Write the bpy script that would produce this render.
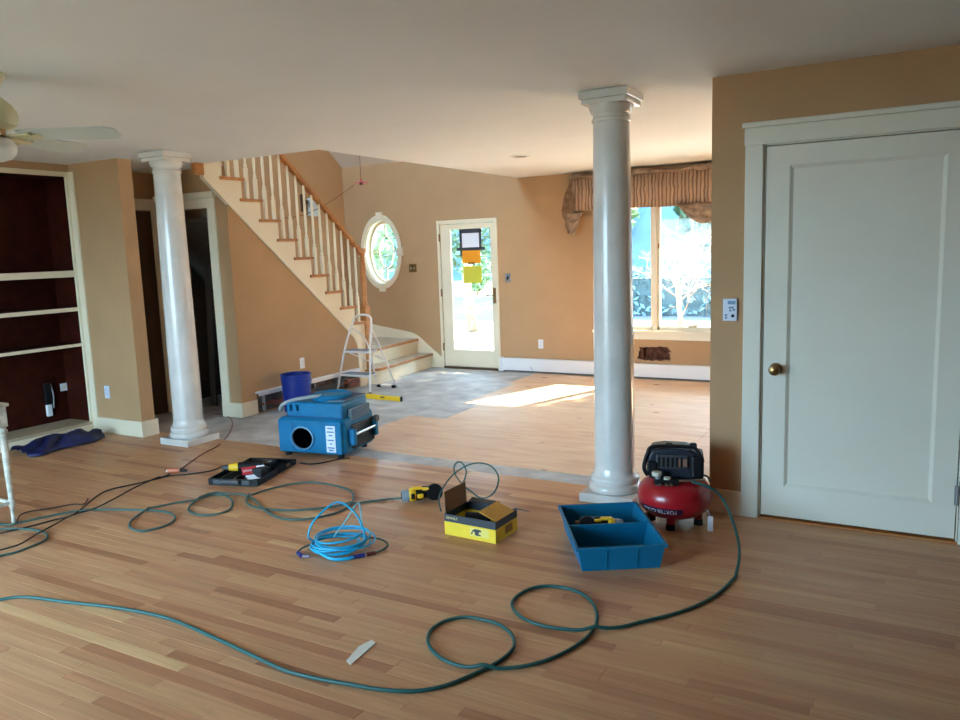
import bpy, bmesh, math, random
from mathutils import Vector, Matrix

random.seed(7)
for o in list(bpy.data.objects):
    bpy.data.objects.remove(o)
S = bpy.context.scene
COL = S.collection

# ------------------------------------------------------------------ camera
CAM_H, YAW, PIT, ROL, FPX = 1.55, math.radians(29.548), math.radians(8.022), math.radians(-1.964), 778.19
_f = Vector((-math.sin(YAW) * math.cos(PIT), math.cos(YAW) * math.cos(PIT), -math.sin(PIT)))
_r = Vector((math.cos(YAW), math.sin(YAW), 0.0))
_u = _r.cross(_f)
R2 = _r * math.cos(ROL) + _u * math.sin(ROL)
U2 = _u * math.cos(ROL) - _r * math.sin(ROL)
cam_d = bpy.data.cameras.new('camera')
cam_d.sensor_width = 36.0
cam_d.lens = FPX / 960 * 36.0
cam_d.clip_start = 0.05
cam_d.clip_end = 300
cam = bpy.data.objects.new('camera', cam_d)
COL.objects.link(cam)
mw = Matrix.Identity(4)
for i in range(3):
    mw[i][0], mw[i][1], mw[i][2] = R2[i], U2[i], -_f[i]
mw[2][3] = CAM_H
cam.matrix_world = mw
S.camera = cam

# ------------------------------------------------------------------ world, sun, exposure
SKY, SUN, EXPO = 12.5, 34.0, 1.1
w = bpy.data.worlds.new('daylight_sky')
S.world = w
w.use_nodes = True
wn = w.node_tree.nodes
bg = wn['Background']
bg.inputs[0].default_value = (0.50, 0.76, 1.0, 1)
bg.inputs[1].default_value = SKY
sun_d = bpy.data.lights.new('sun', 'SUN')
sun_d.energy = SUN
sun_d.angle = math.radians(0.6)
sun_d.color = (1.0, 0.83, 0.58)
sun = bpy.data.objects.new('sun', sun_d)
COL.objects.link(sun)
SUN_DIR = Vector((-0.35, -1.0, -0.79)).normalized()
sun.rotation_euler = SUN_DIR.to_track_quat('-Z', 'Y').to_euler()
sun.location = (3, 20, 12)


def portal(name, c, sx, sy, direction):
    d = bpy.data.lights.new(name, 'AREA')
    d.shape = 'RECTANGLE'
    d.size, d.size_y = sx, sy
    d.energy = 1.0
    d.cycles.is_portal = True
    o = bpy.data.objects.new(name, d)
    COL.objects.link(o)
    o.location = c
    o.rotation_euler = Vector(direction).to_track_quat('-Z', 'Y').to_euler()


BACK_Y = -1.2
portal('sky_portal_back_window', (-4.3, BACK_Y - 0.2, 1.13), 3.3, 2.2, (0, 1, 0))
portal('sky_portal_far_window', (-2.0, 9.1, 1.3), 2.8, 1.6, (0, -1, 0))
portal('sky_portal_added_far_window', (1.25, 9.1, 1.3), 2.2, 1.6, (0, -1, 0))
portal('sky_portal_front_door', (-5.14, 9.1, 1.05), 0.75, 1.7, (0, -1, 0))
portal('sky_portal_oval', (-6.58, 9.1, 1.57), 0.7, 1.0, (0, -1, 0))

vs = S.view_settings
vs.view_transform = 'Standard'
vs.look = 'None'
vs.exposure = EXPO
vs.gamma = 1.0
vs.use_curve_mapping = False
S.cycles.max_bounces = 14
S.cycles.diffuse_bounces = 8
S.cycles.glossy_bounces = 4
S.cycles.transparent_max_bounces = 12
S.cycles.sample_clamp_indirect = 12.0
S.cycles.use_denoising = True


# ------------------------------------------------------------------ pixel helpers
def ray(x, y):
    return R2 * (x - 480) + U2 * (360 - y) + _f * FPX


def onz(x, y, z=0.0):
    d = ray(x, y)
    return Vector((0, 0, CAM_H)) + d * ((z - CAM_H) / d.z)


def ony(x, y, Y):
    d = ray(x, y)
    return Vector((0, 0, CAM_H)) + d * (Y / d.y)


def onx(x, y, X):
    d = ray(x, y)
    return Vector((0, 0, CAM_H)) + d * (X / d.x)


def to_px(p):
    v = Vector(p) - Vector((0, 0, CAM_H))
    c = v.dot(_f)
    if c < 0.05:
        return None
    return 480 + FPX * v.dot(R2) / c, 360 - FPX * v.dot(U2) / c


# ------------------------------------------------------------------ materials
def lin(c):
    return tuple(((v / 255) / 12.92 if v / 255 <= 0.04045 else ((v / 255 + 0.055) / 1.055) ** 2.4) for v in c) + (1,)


MATS = {}


def mat(name, rgb, rough=0.6, metal=0.0, noise=0.0, nscale=8.0, bump=0.0, bscale=60.0, rgb2=None, coat=0.0, spec=0.5, emit=None):
    if name in MATS:
        return MATS[name]
    m = bpy.data.materials.new(name)
    m.use_nodes = True
    nt = m.node_tree
    b = nt.nodes['Principled BSDF']
    b.inputs['Base Color'].default_value = lin(rgb)
    b.inputs['Roughness'].default_value = rough
    b.inputs['Metallic'].default_value = metal
    b.inputs['Specular IOR Level'].default_value = spec
    b.inputs['Coat Weight'].default_value = coat
    b.inputs['Coat Roughness'].default_value = 0.15
    if noise or rgb2:
        tc = nt.nodes.new('ShaderNodeNewGeometry')
        n = nt.nodes.new('ShaderNodeTexNoise')
        n.inputs['Scale'].default_value = nscale
        n.inputs['Detail'].default_value = 5
        nt.links.new(tc.outputs['Position'], n.inputs['Vector'])
        r = nt.nodes.new('ShaderNodeValToRGB')
        r.color_ramp.elements[0].position = 0.35
        r.color_ramp.elements[1].position = 0.68
        c2 = rgb2 or tuple(max(0, v * (1 - noise)) for v in rgb)
        r.color_ramp.elements[0].color = lin(c2)
        r.color_ramp.elements[1].color = lin(rgb)
        nt.links.new(n.outputs['Fac'], r.inputs['Fac'])
        nt.links.new(r.outputs['Color'], b.inputs['Base Color'])
    if bump:
        tc = nt.nodes.new('ShaderNodeNewGeometry')
        n = nt.nodes.new('ShaderNodeTexNoise')
        n.inputs['Scale'].default_value = bscale
        n.inputs['Detail'].default_value = 3
        nt.links.new(tc.outputs['Position'], n.inputs['Vector'])
        bp = nt.nodes.new('ShaderNodeBump')
        bp.inputs['Strength'].default_value = bump
        bp.inputs['Distance'].default_value = 0.01
        nt.links.new(n.outputs['Fac'], bp.inputs['Height'])
        nt.links.new(bp.outputs['Normal'], b.inputs['Normal'])
    MATS[name] = m
    return m


TAN = mat('tan_wall_paint', (186, 150, 110), 0.75, noise=0.03, nscale=3, bump=0.05, bscale=180)
CEIL = mat('ceiling_paint', (226, 229, 230), 0.8, noise=0.015, nscale=2, bump=0.04, bscale=150)
CREAM = mat('cream_trim_paint', (236, 226, 200), 0.35, noise=0.02, nscale=4)
DOORW = mat('white_door_paint', (226, 226, 212), 0.4, noise=0.015, nscale=3)
WHITE = mat('white_plastic', (232, 234, 238), 0.4)
BLUEW = mat('pale_blue_white_plastic', (214, 226, 244), 0.4)
COLM = mat('column_paint', (222, 222, 218), 0.22, noise=0.05, nscale=6, coat=0.3)
OAK = mat('golden_oak', (196, 136, 78), 0.4, rgb2=(172, 112, 60), nscale=14)
DARKW = mat('dark_bookcase_stain', (62, 20, 9), 0.6, rgb2=(46, 13, 6), nscale=9, spec=.12)
DUSTY = mat('dusty_worn_tread', (206, 196, 178), 0.6, rgb2=(176, 160, 138), nscale=10)
DBROWN = mat('dark_brown_door', (84, 58, 36), 0.5, rgb2=(70, 46, 28), nscale=6)
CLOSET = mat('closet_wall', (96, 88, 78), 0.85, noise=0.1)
BLACK = mat('black_plastic', (14, 15, 18), 0.5, spec=.3)
RUBBER = mat('black_rubber', (18, 18, 18), 0.75)
DGREY = mat('dark_grey_plastic', (58, 62, 68), 0.5)
GREY = mat('grey_metal', (150, 154, 156), 0.4, metal=0.6)
CHROME = mat('bright_steel', (205, 206, 206), 0.25, metal=1.0)
BRASS = mat('antique_brass', (150, 122, 82), 0.32, metal=1.0)
MBLUE = mat('mover_blue_plastic', (0, 114, 162), 0.5, noise=0.08, nscale=12, spec=.3)
MBLUE2 = mat('mover_dark_blue', (10, 70, 120), 0.5)
BINB = mat('bin_blue_plastic', (2, 108, 148), 0.5, noise=0.06, nscale=10, spec=.3)
BUCK = mat('bucket_blue', (10, 48, 150), 0.4)
RED = mat('compressor_red', (168, 22, 34), 0.3, noise=0.06, nscale=12, coat=0.3)
YEL = mat('tool_yellow', (232, 186, 34), 0.45)
BOXY = mat('box_yellow_print', (240, 206, 44), 0.55, noise=0.03, nscale=20)
BOXK = mat('box_black_print', (46, 52, 60), 0.5)
CARD = mat('brown_cardboard', (150, 112, 78), 0.85, noise=0.08, nscale=30)
CARDY = mat('ochre_cardboard', (206, 150, 48), 0.8, noise=0.05, nscale=30)
HOSE = mat('green_hose', (26, 84, 82), 0.5)
HOSE2 = mat('teal_grey_hose', (58, 90, 86), 0.55)
COILB = mat('bright_blue_hose', (22, 162, 206), 0.35)
NAVY = mat('navy_tape', (24, 40, 120), 0.5)
CORD = mat('black_cord', (26, 26, 28), 0.6)
REDCORD = mat('red_brown_cord', (110, 50, 40), 0.6)
TARP = mat('navy_tarp', (26, 34, 92), 0.5, rgb2=(15, 19, 54), nscale=14)
WHITEW = mat('distressed_white_wood', (222, 220, 206), 0.6, rgb2=(160, 158, 146), nscale=16)
LADW = mat('ladder_white_tube', (226, 222, 218), 0.35)
TREADG = mat('grey_ladder_tread', (128, 130, 138), 0.7)
FABRIC = mat('striped_valance_fabric', (172, 132, 104), 0.85, noise=0.1, nscale=20)
SILK = mat('beige_silk_lining', (178, 150, 124), 0.5, rgb2=(120, 96, 78), nscale=12)
UNDER = mat('grey_underlayment', (204, 206, 206), 0.75, rgb2=(168, 170, 174), nscale=5, bump=0.1)
PLASTER = mat('torn_plaster_brown', (120, 74, 54), 0.9, rgb2=(70, 40, 28), nscale=20)
PAPER = mat('white_paper', (236, 238, 246), 0.8)
ORANGE = mat('orange_paper', (250, 160, 20), 0.7)
YPAPER = mat('yellow_paper', (214, 206, 66), 0.7)
REDL = mat('red_lamp_guard', (200, 60, 60), 0.4)
FANW = mat('fan_blade_paint', (196, 206, 202), 0.45)
FANH = mat('fan_housing_cream', (206, 200, 160), 0.4)
COPPER = mat('copper_pipe', (170, 90, 60), 0.4, metal=0.8)
PINKM = mat('pink_wood_debris', (150, 84, 74), 0.8, rgb2=(90, 60, 52), nscale=18)
SHIN = mat('grey_shingle', (90, 88, 86), 0.9, noise=0.2, nscale=20)
GRAVEL = mat('pale_gravel_ground', (170, 164, 152), 0.95, noise=0.2, nscale=3, bump=0.3, bscale=30)
ASPH = mat('grey_asphalt', (64, 70, 80), 0.9, noise=0.15, nscale=6)
LEAFD = mat('evergreen_leaf', (70, 96, 66), 0.6, rgb2=(46, 70, 46), nscale=6)
LEAFL = mat('pale_green_leaf', (132, 156, 104), 0.6, rgb2=(96, 122, 80), nscale=6)
BARK = mat('pale_bark', (150, 130, 108), 0.9, rgb2=(106, 88, 72), nscale=12)
BUFF = mat('buff_dry_leaf', (196, 178, 140), 0.8)


def glass_mat():
    m = bpy.data.materials.new('window_glass')
    m.use_nodes = True
    nt = m.node_tree
    nt.nodes.remove(nt.nodes['Principled BSDF'])
    out = nt.nodes['Material Output']
    tr = nt.nodes.new('ShaderNodeBsdfTransparent')
    tr.inputs[0].default_value = (0.97, 0.985, 0.98, 1)
    gl = nt.nodes.new('ShaderNodeBsdfGlossy')
    gl.inputs['Roughness'].default_value = 0.02
    fr = nt.nodes.new('ShaderNodeFresnel')
    fr.inputs['IOR'].default_value = 1.3
    mx = nt.nodes.new('ShaderNodeMixShader')
    nt.links.new(fr.outputs[0], mx.inputs[0])
    nt.links.new(tr.outputs[0], mx.inputs[1])
    nt.links.new(gl.outputs[0], mx.inputs[2])
    nt.links.new(mx.outputs[0], out.inputs['Surface'])
    return m


GLASS = glass_mat()


def globe_mat():
    return mat('frosted_globe', (226, 226, 222), 0.3)


def wood_floor_mat():
    m = bpy.data.materials.new('oak_strip_planks')
    m.use_nodes = True
    nt = m.node_tree
    N, L = nt.nodes.new, nt.links.new
    b = nt.nodes['Principled BSDF']
    at = N('ShaderNodeAttribute')
    at.attribute_name = 'tone'
    geo = N('ShaderNodeNewGeometry')
    sc = N('ShaderNodeVectorMath')
    sc.operation = 'MULTIPLY'
    sc.inputs[1].default_value = (2.2, 46, 1)
    L(geo.outputs['Position'], sc.inputs[0])
    ad = N('ShaderNodeVectorMath')
    ad.operation = 'ADD'
    cb = N('ShaderNodeCombineXYZ')
    mu = N('ShaderNodeMath')
    mu.operation = 'MULTIPLY'
    mu.inputs[1].default_value = 91.0
    L(at.outputs['Fac'], mu.inputs[0])
    L(mu.outputs[0], cb.inputs[0])
    L(mu.outputs[0], cb.inputs[2])
    L(sc.outputs[0], ad.inputs[0])
    L(cb.outputs[0], ad.inputs[1])
    n = N('ShaderNodeTexNoise')
    n.inputs['Scale'].default_value = 1.0
    n.inputs['Detail'].default_value = 6
    n.inputs['Distortion'].default_value = 0.6
    L(ad.outputs[0], n.inputs['Vector'])
    ramp = N('ShaderNodeValToRGB')
    cols = [(0.0, (174, 121, 87)), (0.2, (196, 146, 107)), (0.45, (207, 161, 120)), (0.7, (194, 140, 104)), (0.88, (219, 179, 132)), (1.0, (182, 127, 93))]
    e = ramp.color_ramp.elements
    e[0].position, e[0].color = cols[0][0], lin(cols[0][1])
    e[1].position, e[1].color = cols[-1][0], lin(cols[-1][1])
    for p, c in cols[1:-1]:
        q = e.new(p)
        q.color = lin(c)
    L(at.outputs['Fac'], ramp.inputs['Fac'])
    gr = N('ShaderNodeValToRGB')
    gr.color_ramp.elements[0].position = 0.3
    gr.color_ramp.elements[1].position = 0.7
    gr.color_ramp.elements[0].color = (0.66, 0.6, 0.55, 1)
    gr.color_ramp.elements[1].color = (1.06, 1.05, 1.04, 1)
    L(n.outputs['Fac'], gr.inputs['Fac'])
    mx = N('ShaderNodeMix')
    mx.data_type = 'RGBA'
    mx.blend_type = 'MULTIPLY'
    mx.inputs[0].default_value = 0.6
    L(ramp.outputs['Color'], mx.inputs[6])
    L(gr.outputs['Color'], mx.inputs[7])
    # large scuffed patches of worn finish
    n2 = N('ShaderNodeTexNoise')
    n2.inputs['Scale'].default_value = 1.6
    n2.inputs['Detail'].default_value = 4
    L(geo.outputs['Position'], n2.inputs['Vector'])
    r2 = N('ShaderNodeMapRange')
    r2.inputs['From Min'].default_value = 0.35
    r2.inputs['From Max'].default_value = 0.7
    r2.inputs['To Min'].default_value = 0.3
    r2.inputs['To Max'].default_value = 0.5
    L(n2.outputs['Fac'], r2.inputs['Value'])
    L(r2.outputs['Result'], b.inputs['Roughness'])
    L(mx.outputs[2], b.inputs['Base Color'])
    b.inputs['Specular IOR Level'].default_value = 0.45
    bp = N('ShaderNodeBump')
    bp.inputs['Strength'].default_value = 0.06
    bp.inputs['Distance'].default_value = 0.004
    L(n.outputs['Fac'], bp.inputs['Height'])
    L(bp.outputs['Normal'], b.inputs['Normal'])
    return m


def plywood_mat():
    m = bpy.data.materials.new('knotty_plywood')
    m.use_nodes = True
    nt = m.node_tree
    N, L = nt.nodes.new, nt.links.new
    b = nt.nodes['Principled BSDF']
    b.inputs['Roughness'].default_value = 0.6
    geo = N('ShaderNodeNewGeometry')
    sc = N('ShaderNodeVectorMath')
    sc.operation = 'MULTIPLY'
    sc.inputs[1].default_value = (1.5, 9, 1)
    L(geo.outputs['Position'], sc.inputs[0])
    n = N('ShaderNodeTexNoise')
    n.inputs['Scale'].default_value = 1.2
    n.inputs['Detail'].default_value = 6
    n.inputs['Distortion'].default_value = 1.5
    L(sc.outputs[0], n.inputs['Vector'])
    r = N('ShaderNodeValToRGB')
    r.color_ramp.elements[0].position = 0.3
    r.color_ramp.elements[0].color = lin((214, 176, 144))
    r.color_ramp.elements[1].position = 0.7
    r.color_ramp.elements[1].color = lin((234, 204, 174))
    L(n.outputs['Fac'], r.inputs['Fac'])
    v = N('ShaderNodeTexVoronoi')
    sc2 = N('ShaderNodeVectorMath')
    sc2.operation = 'MULTIPLY'
    sc2.inputs[1].default_value = (2.2, 4.5, 1)
    L(geo.outputs['Position'], sc2.inputs[0])
    L(sc2.outputs[0], v.inputs['Vector'])
    v.inputs['Scale'].default_value = 1.0
    r2 = N('ShaderNodeValToRGB')
    r2.color_ramp.elements[0].position = 0.07
    r2.color_ramp.elements[0].color = (1, 1, 1, 1)
    r2.color_ramp.elements[1].position = 0.12
    r2.color_ramp.elements[1].color = (0, 0, 0, 1)
    L(v.outputs['Distance'], r2.inputs['Fac'])
    n3 = N('ShaderNodeTexNoise')
    n3.inputs['Scale'].default_value = 1.3
    L(geo.outputs['Position'], n3.inputs['Vector'])
    gt = N('ShaderNodeMath')
    gt.operation = 'GREATER_THAN'
    gt.inputs[1].default_value = 0.5
    L(n3.outputs['Fac'], gt.inputs[0])
    mm = N('ShaderNodeMath')
    mm.operation = 'MULTIPLY'
    L(r2.outputs['Color'], mm.inputs[0])
    L(gt.outputs[0], mm.inputs[1])
    mx = N('ShaderNodeMix')
    mx.data_type = 'RGBA'
    L(mm.outputs[0], mx.inputs[0])
    L(r.outputs['Color'], mx.inputs[6])
    mx.inputs[7].default_value = lin((140, 92, 66))
    L(mx.outputs[2], b.inputs['Base Color'])
    return m


PLANK = wood_floor_mat()
PLY = plywood_mat()


# ------------------------------------------------------------------ mesh builder
class MB:
    def __init__(self):
        self.v, self.f = [], []

    def add(self, vs, fs):
        o = len(self.v)
        self.v += [tuple(p) for p in vs]
        self.f += [tuple(i + o for i in t) for t in fs]
        return self

    def box(self, x0, x1, y0, y1, z0, z1, M=None):
        P = [Vector(p) for p in ((x0, y0, z0), (x1, y0, z0), (x1, y1, z0), (x0, y1, z0), (x0, y0, z1), (x1, y0, z1), (x1, y1, z1), (x0, y1, z1))]
        if M is not None:
            P = [M @ p for p in P]
        return self.add(P, [(0, 3, 2, 1), (4, 5, 6, 7), (0, 1, 5, 4), (1, 2, 6, 5), (2, 3, 7, 6), (3, 0, 4, 7)])

    def frustum(self, b0, b1, z0, z1):
        (ax, bx, ay, by), (cx, dx, cy, dy) = b0, b1
        P = [(ax, ay, z0), (bx, ay, z0), (bx, by, z0), (ax, by, z0), (cx, cy, z1), (dx, cy, z1), (dx, dy, z1), (cx, dy, z1)]
        return self.add(P, [(0, 3, 2, 1), (4, 5, 6, 7), (0, 1, 5, 4), (1, 2, 6, 5), (2, 3, 7, 6), (3, 0, 4, 7)])

    def prism(self, pts, axis, a, b):
        """polygon pts in the plane normal to axis ('x': (y,z), 'y': (x,z), 'z': (x,y)), from a to b"""
        def P(p, t):
            return {'x': (t, p[0], p[1]), 'y': (p[0], t, p[1]), 'z': (p[0], p[1], t)}[axis]
        n = len(pts)
        vs = [P(p, a) for p in pts] + [P(p, b) for p in pts]
        fs = [tuple(range(n))[::-1], tuple(range(n, 2 * n))] + [(i, (i + 1) % n, n + (i + 1) % n, n + i) for i in range(n)]
        return self.add(vs, fs)

    def cyl(self, p0, p1, r0, r1=None, n=16, caps=True):
        r1 = r0 if r1 is None else r1
        p0, p1 = Vector(p0), Vector(p1)
        d = (p1 - p0).normalized()
        a = d.orthogonal().normalized()
        b = d.cross(a)
        vs = []
        for p, r in ((p0, r0), (p1, r1)):
            for i in range(n):
                t = 2 * math.pi * i / n
                vs.append(p + (a * math.cos(t) + b * math.sin(t)) * r)
        fs = [(i, (i + 1) % n, n + (i + 1) % n, n + i) for i in range(n)]
        if caps:
            fs += [tuple(range(n))[::-1], tuple(range(n, 2 * n))]
        return self.add(vs, fs)

    def lathe(self, prof, c=(0, 0, 0), n=28, M=None, sx=1, sy=1, caps=True):
        c = Vector(c)
        vs, fs = [], []
        for r, z in prof:
            for i in range(n):
                t = 2 * math.pi * i / n
                p = Vector((r * math.cos(t) * sx, r * math.sin(t) * sy, z))
                if M is not None:
                    p = M @ p
                vs.append(p + c)
        k = len(prof)
        for j in range(k - 1):
            for i in range(n):
                fs.append((j * n + i, j * n + (i + 1) % n, (j + 1) * n + (i + 1) % n, (j + 1) * n + i))
        if caps and prof[0][0] > 1e-6:
            fs.append(tuple(range(n))[::-1])
        if caps and prof[-1][0] > 1e-6:
            fs.append(tuple(range((k - 1) * n, k * n)))
        return self.add(vs, fs)

    def tube(self, pts, r, n=8, closed=False, sub=0):
        pts = [Vector(p) for p in pts]
        k0 = len(pts)
        if sub:
            pts = spline(pts, sub, closed)
        m = len(pts)
        if isinstance(r, (list, tuple)) and len(r) != m:
            r = [r[min(int(i * (k0 - 1) / (m - 1)), k0 - 2)] * (1 - (i * (k0 - 1) / (m - 1)) % 1) + r[min(int(i * (k0 - 1) / (m - 1)) + 1, k0 - 1)] * ((i * (k0 - 1) / (m - 1)) % 1) for i in range(m)]
        tang = []
        for i in range(m):
            if closed:
                t = pts[(i + 1) % m] - pts[i - 1]
            else:
                t = pts[min(i + 1, m - 1)] - pts[max(i - 1, 0)]
            tang.append(t.normalized() if t.length > 1e-9 else Vector((0, 0, 1)))
        a = tang[0].orthogonal().normalized()
        vs, fs = [], []
        for i in range(m):
            t = tang[i]
            a = (a - t * a.dot(t))
            a = a.normalized() if a.length > 1e-6 else t.orthogonal().normalized()
            b = t.cross(a)
            rr = r[i] if isinstance(r, (list, tuple)) else r
            for k in range(n):
                q = 2 * math.pi * k / n
                vs.append(pts[i] + (a * math.cos(q) + b * math.sin(q)) * rr)
        for i in range(m if closed else m - 1):
            j = (i + 1) % m
            for k in range(n):
                fs.append((i * n + k, i * n + (k + 1) % n, j * n + (k + 1) % n, j * n + k))
        if not closed:
            fs += [tuple(range(n))[::-1], tuple(range((m - 1) * n, m * n))]
        return self.add(vs, fs)

    def build(self, name, m, parent=None, smooth=False, bevel=0.0, seg=2, loc=None):
        me = bpy.data.meshes.new(name)
        v = self.v
        if loc is not None:
            v = [(p[0] - loc[0], p[1] - loc[1], p[2] - loc[2]) for p in v]
        me.from_pydata(v, [], self.f)
        bm = bmesh.new()
        bm.from_mesh(me)
        bmesh.ops.recalc_face_normals(bm, faces=bm.faces)
        bm.to_mesh(me)
        bm.free()
        if m is not None:
            me.materials.append(m)
        o = bpy.data.objects.new(name, me)
        COL.objects.link(o)
        if loc is not None:
            o.location = loc
        if parent is not None:
            o.parent = parent
        if smooth:
            for p in me.polygons:
                p.use_smooth = True
            if smooth == 'auto':
                mark_sharp(me)
        if bevel:
            b = o.modifiers.new('edge_round', 'BEVEL')
            b.width = bevel
            b.segments = seg
            b.limit_method = 'ANGLE'
            b.angle_limit = math.radians(40)
        return o


def mark_sharp(me, ang=40):
    bm = bmesh.new()
    bm.from_mesh(me)
    for e in bm.edges:
        if len(e.link_faces) == 2 and e.calc_face_angle(0) > math.radians(ang):
            e.smooth = False
    bm.to_mesh(me)
    bm.free()


def spline(pts, sub, closed=False):
    out = []
    m = len(pts)
    for i in range(m if closed else m - 1):
        p0 = pts[(i - 1) % m] if closed else pts[max(i - 1, 0)]
        p1, p2 = pts[i], pts[(i + 1) % m]
        p3 = pts[(i + 2) % m] if closed else pts[min(i + 2, m - 1)]
        for s in range(sub):
            t = s / sub
            out.append(0.5 * ((2 * p1) + (p2 - p0) * t + (2 * p0 - 5 * p1 + 4 * p2 - p3) * t * t + (3 * p1 - p0 - 3 * p2 + p3) * t ** 3))
    if not closed:
        out.append(pts[-1])
    return out


def bx(name, m, x0, x1, y0, y1, z0, z1, parent=None, bevel=0.0):
    return MB().box(x0, x1, y0, y1, z0, z1).build(name, m, parent, bevel=bevel)


def tag(o, label, cat=None, group=None, kind=None):
    o['label'] = label
    if cat:
        o['category'] = cat
    if group:
        o['group'] = group
    if kind:
        o['kind'] = kind
    return o


def empty(name, loc=(0, 0, 0), rz=0.0):
    o = bpy.data.objects.new(name, None)
    o.empty_display_size = 0.1
    COL.objects.link(o)
    o.location = loc
    o.rotation_euler = (0, 0, rz)
    return o


def struct(o, label):
    o['label'] = label
    o['kind'] = 'structure'
    return o


def copy_tree(o, parent=None):
    c = o.copy()
    COL.objects.link(c)
    c.parent = parent
    for ch in [q for q in bpy.data.objects if q.parent == o]:
        copy_tree(ch, c)
    return c


def text_geo(s, size):
    cu = bpy.data.curves.new('lettering', 'FONT')
    cu.body = s
    cu.size = size
    cu.align_x = 'CENTER'
    cu.align_y = 'CENTER'
    cu.resolution_u = 3
    o = bpy.data.objects.new('lettering', cu)
    COL.objects.link(o)
    dg = bpy.context.evaluated_depsgraph_get()
    me = bpy.data.meshes.new_from_object(o.evaluated_get(dg))
    vs = [tuple(v.co) for v in me.vertices]
    fs = [tuple(p.vertices) for p in me.polygons]
    bpy.data.objects.remove(o)
    bpy.data.curves.remove(cu)
    bpy.data.meshes.remove(me)
    return vs, fs


def text_on(name, s, size, m, parent, M):
    """flat lettering: local x right, y up, placed by matrix M"""
    vs, fs = text_geo(s, size)
    return MB().add([M @ Vector(v) for v in vs], fs).build(name, m, parent)


def RZ(a):
    return Matrix.Rotation(a, 4, 'Z')


def T(x, y, z):
    return Matrix.Translation((x, y, z))


# =================================================================== STRUCTURE
ZC = 2.43
SUB = -0.02
YD, XW = 4.445, -1.018      # wall with the white door, its free end
YF = 8.92                   # far wall
XS = -5.80                  # wall under the stairs
XB = -6.67                  # bookcase front
XR = 2.6
WOOD_END = 4.63

# ---- hardwood floor: sub slab + planks
floor = struct(bx('floor', mat('floor_slab', (70, 52, 40), 0.9), XB - 0.4, XR, BACK_Y, WOOD_END, -0.08, -0.012), 'brown oak strip floor of the front room')
PITCH = 0.0572
planks = []
y = WOOD_END
while y > BACK_Y:
    x = XB - 0.02 - random.random() * 0.8
    while x < XR:
        l = random.choice((0.35, 0.5, 0.7, 0.9, 1.1, 1.4)) * random.uniform(0.85, 1.2)
        x0, x1 = max(x, XB - 0.02), min(x + l, XR)
        if x1 - x0 > 0.03:
            planks.append((x0, x1, max(y - PITCH, BACK_Y), y, min(0.999, max(0.0, random.gauss(0.48, 0.24)))))
        x += l
    y -= PITCH


def plank_px(p):
    x0, x1, y0, y1, _ = p
    best = 0
    n = 6
    for i in range(n):
        a, b = x0 + (x1 - x0) * i / n, x0 + (x1 - x0) * (i + 1) / n
        q = [to_px(c) for c in ((a, y0, 0), (b, y0, 0), (b, y1, 0), (a, y1, 0))]
        if None in q:
            continue
        cx, cy = sum(t[0] for t in q) / 4, sum(t[1] for t in q) / 4
        if -5 < cx < 965 and -5 < cy < 722:
            best += abs(sum(q[k][0] * q[(k + 1) % 4][1] - q[(k + 1) % 4][0] * q[k][1] for k in range(4))) / 2
    return best


planks.sort(key=plank_px, reverse=True)


def plank_mb(mb, p, dz):
    x0, x1, y0, y1, _ = p
    g, b = 0.0004, 0.0012
    P = [(x0 + g, y0 + g, -0.012), (x1 - g, y0 + g, -0.012), (x1 - g, y1 - g, -0.012), (x0 + g, y1 - g, -0.012),
         (x0 + g, y0 + g, dz - b * .6), (x1 - g, y0 + g, dz - b * .6), (x1 - g, y1 - g, dz - b * .6), (x0 + g, y1 - g, dz - b * .6),
         (x0 + g + b, y0 + g + b, dz), (x1 - g - b, y0 + g + b, dz), (x1 - g - b, y1 - g - b, dz), (x0 + g + b, y1 - g - b, dz)]
    F = [(8, 9, 10, 11)]
    for lo, hi in ((0, 4), (4, 8)):
        F += [(lo + i, lo + (i + 1) % 4, hi + (i + 1) % 4, hi + i) for i in range(4)]
    mb.add(P, F)
    return len(F)


def plank_build(name, ps, parent):
    mb, tones = MB(), []
    for p in ps:
        k = plank_mb(mb, p, random.uniform(-0.0006, 0.0))
        tones += [p[4]] * k
    o = mb.build(name, PLANK, parent)
    a = o.data.attributes.new('tone', 'FLOAT', 'FACE')
    a.data.foreach_set('value', tones)
    return o


for p in planks[:300]:
    plank_build('plank', [p], floor)
rest = plank_build('planks', planks[300:], floor)
rest['kind'] = 'stuff'

# ---- subfloor of the far room, with plywood sheets
sub = struct(bx('floor_far', UNDER, -8.0, XR, WOOD_END, YF + 0.1, -0.1, SUB - 0.004), 'grey underlayment floor of the far room, hardwood removed')
ply = [(-4.27, -3.05, 4.9, 6.12), (-3.05, -0.6, 4.9, 6.12), (-0.6, XR, 4.9, 6.12), (-3.88, -1.5, 6.12, 6.85), (-1.5, XR, 6.12, 6.85),
       (-4.1, -2.9, 6.85, 8.1), (-2.9, -0.5, 6.85, 8.1), (-0.5, XR, 6.85, 8.1), (-4.2, -2.0, 8.1, 8.84), (-2.0, XR, 8.1, 8.84)]
for a, b, c, d in ply:
    bx('plywood_sheet', PLY, a + .0015, b - .0015, c + .0015, d - .0015, SUB - 0.02, SUB + random.uniform(0, .002), sub)
# pieces of torn grey underlayment lying between plywood and stairs
for a, b, c, d in ((-5.3, -4.28, 4.9, 5.75), (-4.9, -4.12, 6.86, 7.9), (-4.26, -3.9, 6.13, 6.84), (-5.5, -4.21, 8.0, 8.85), (-5.4, XR, 4.633, 4.893), (-5.75, -4.95, 5.8, 6.8)):
    bx('underlayment_sheet', UNDER, a, b, c, d, SUB - 0.012, SUB - random.uniform(0.001, .003), sub)

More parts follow.
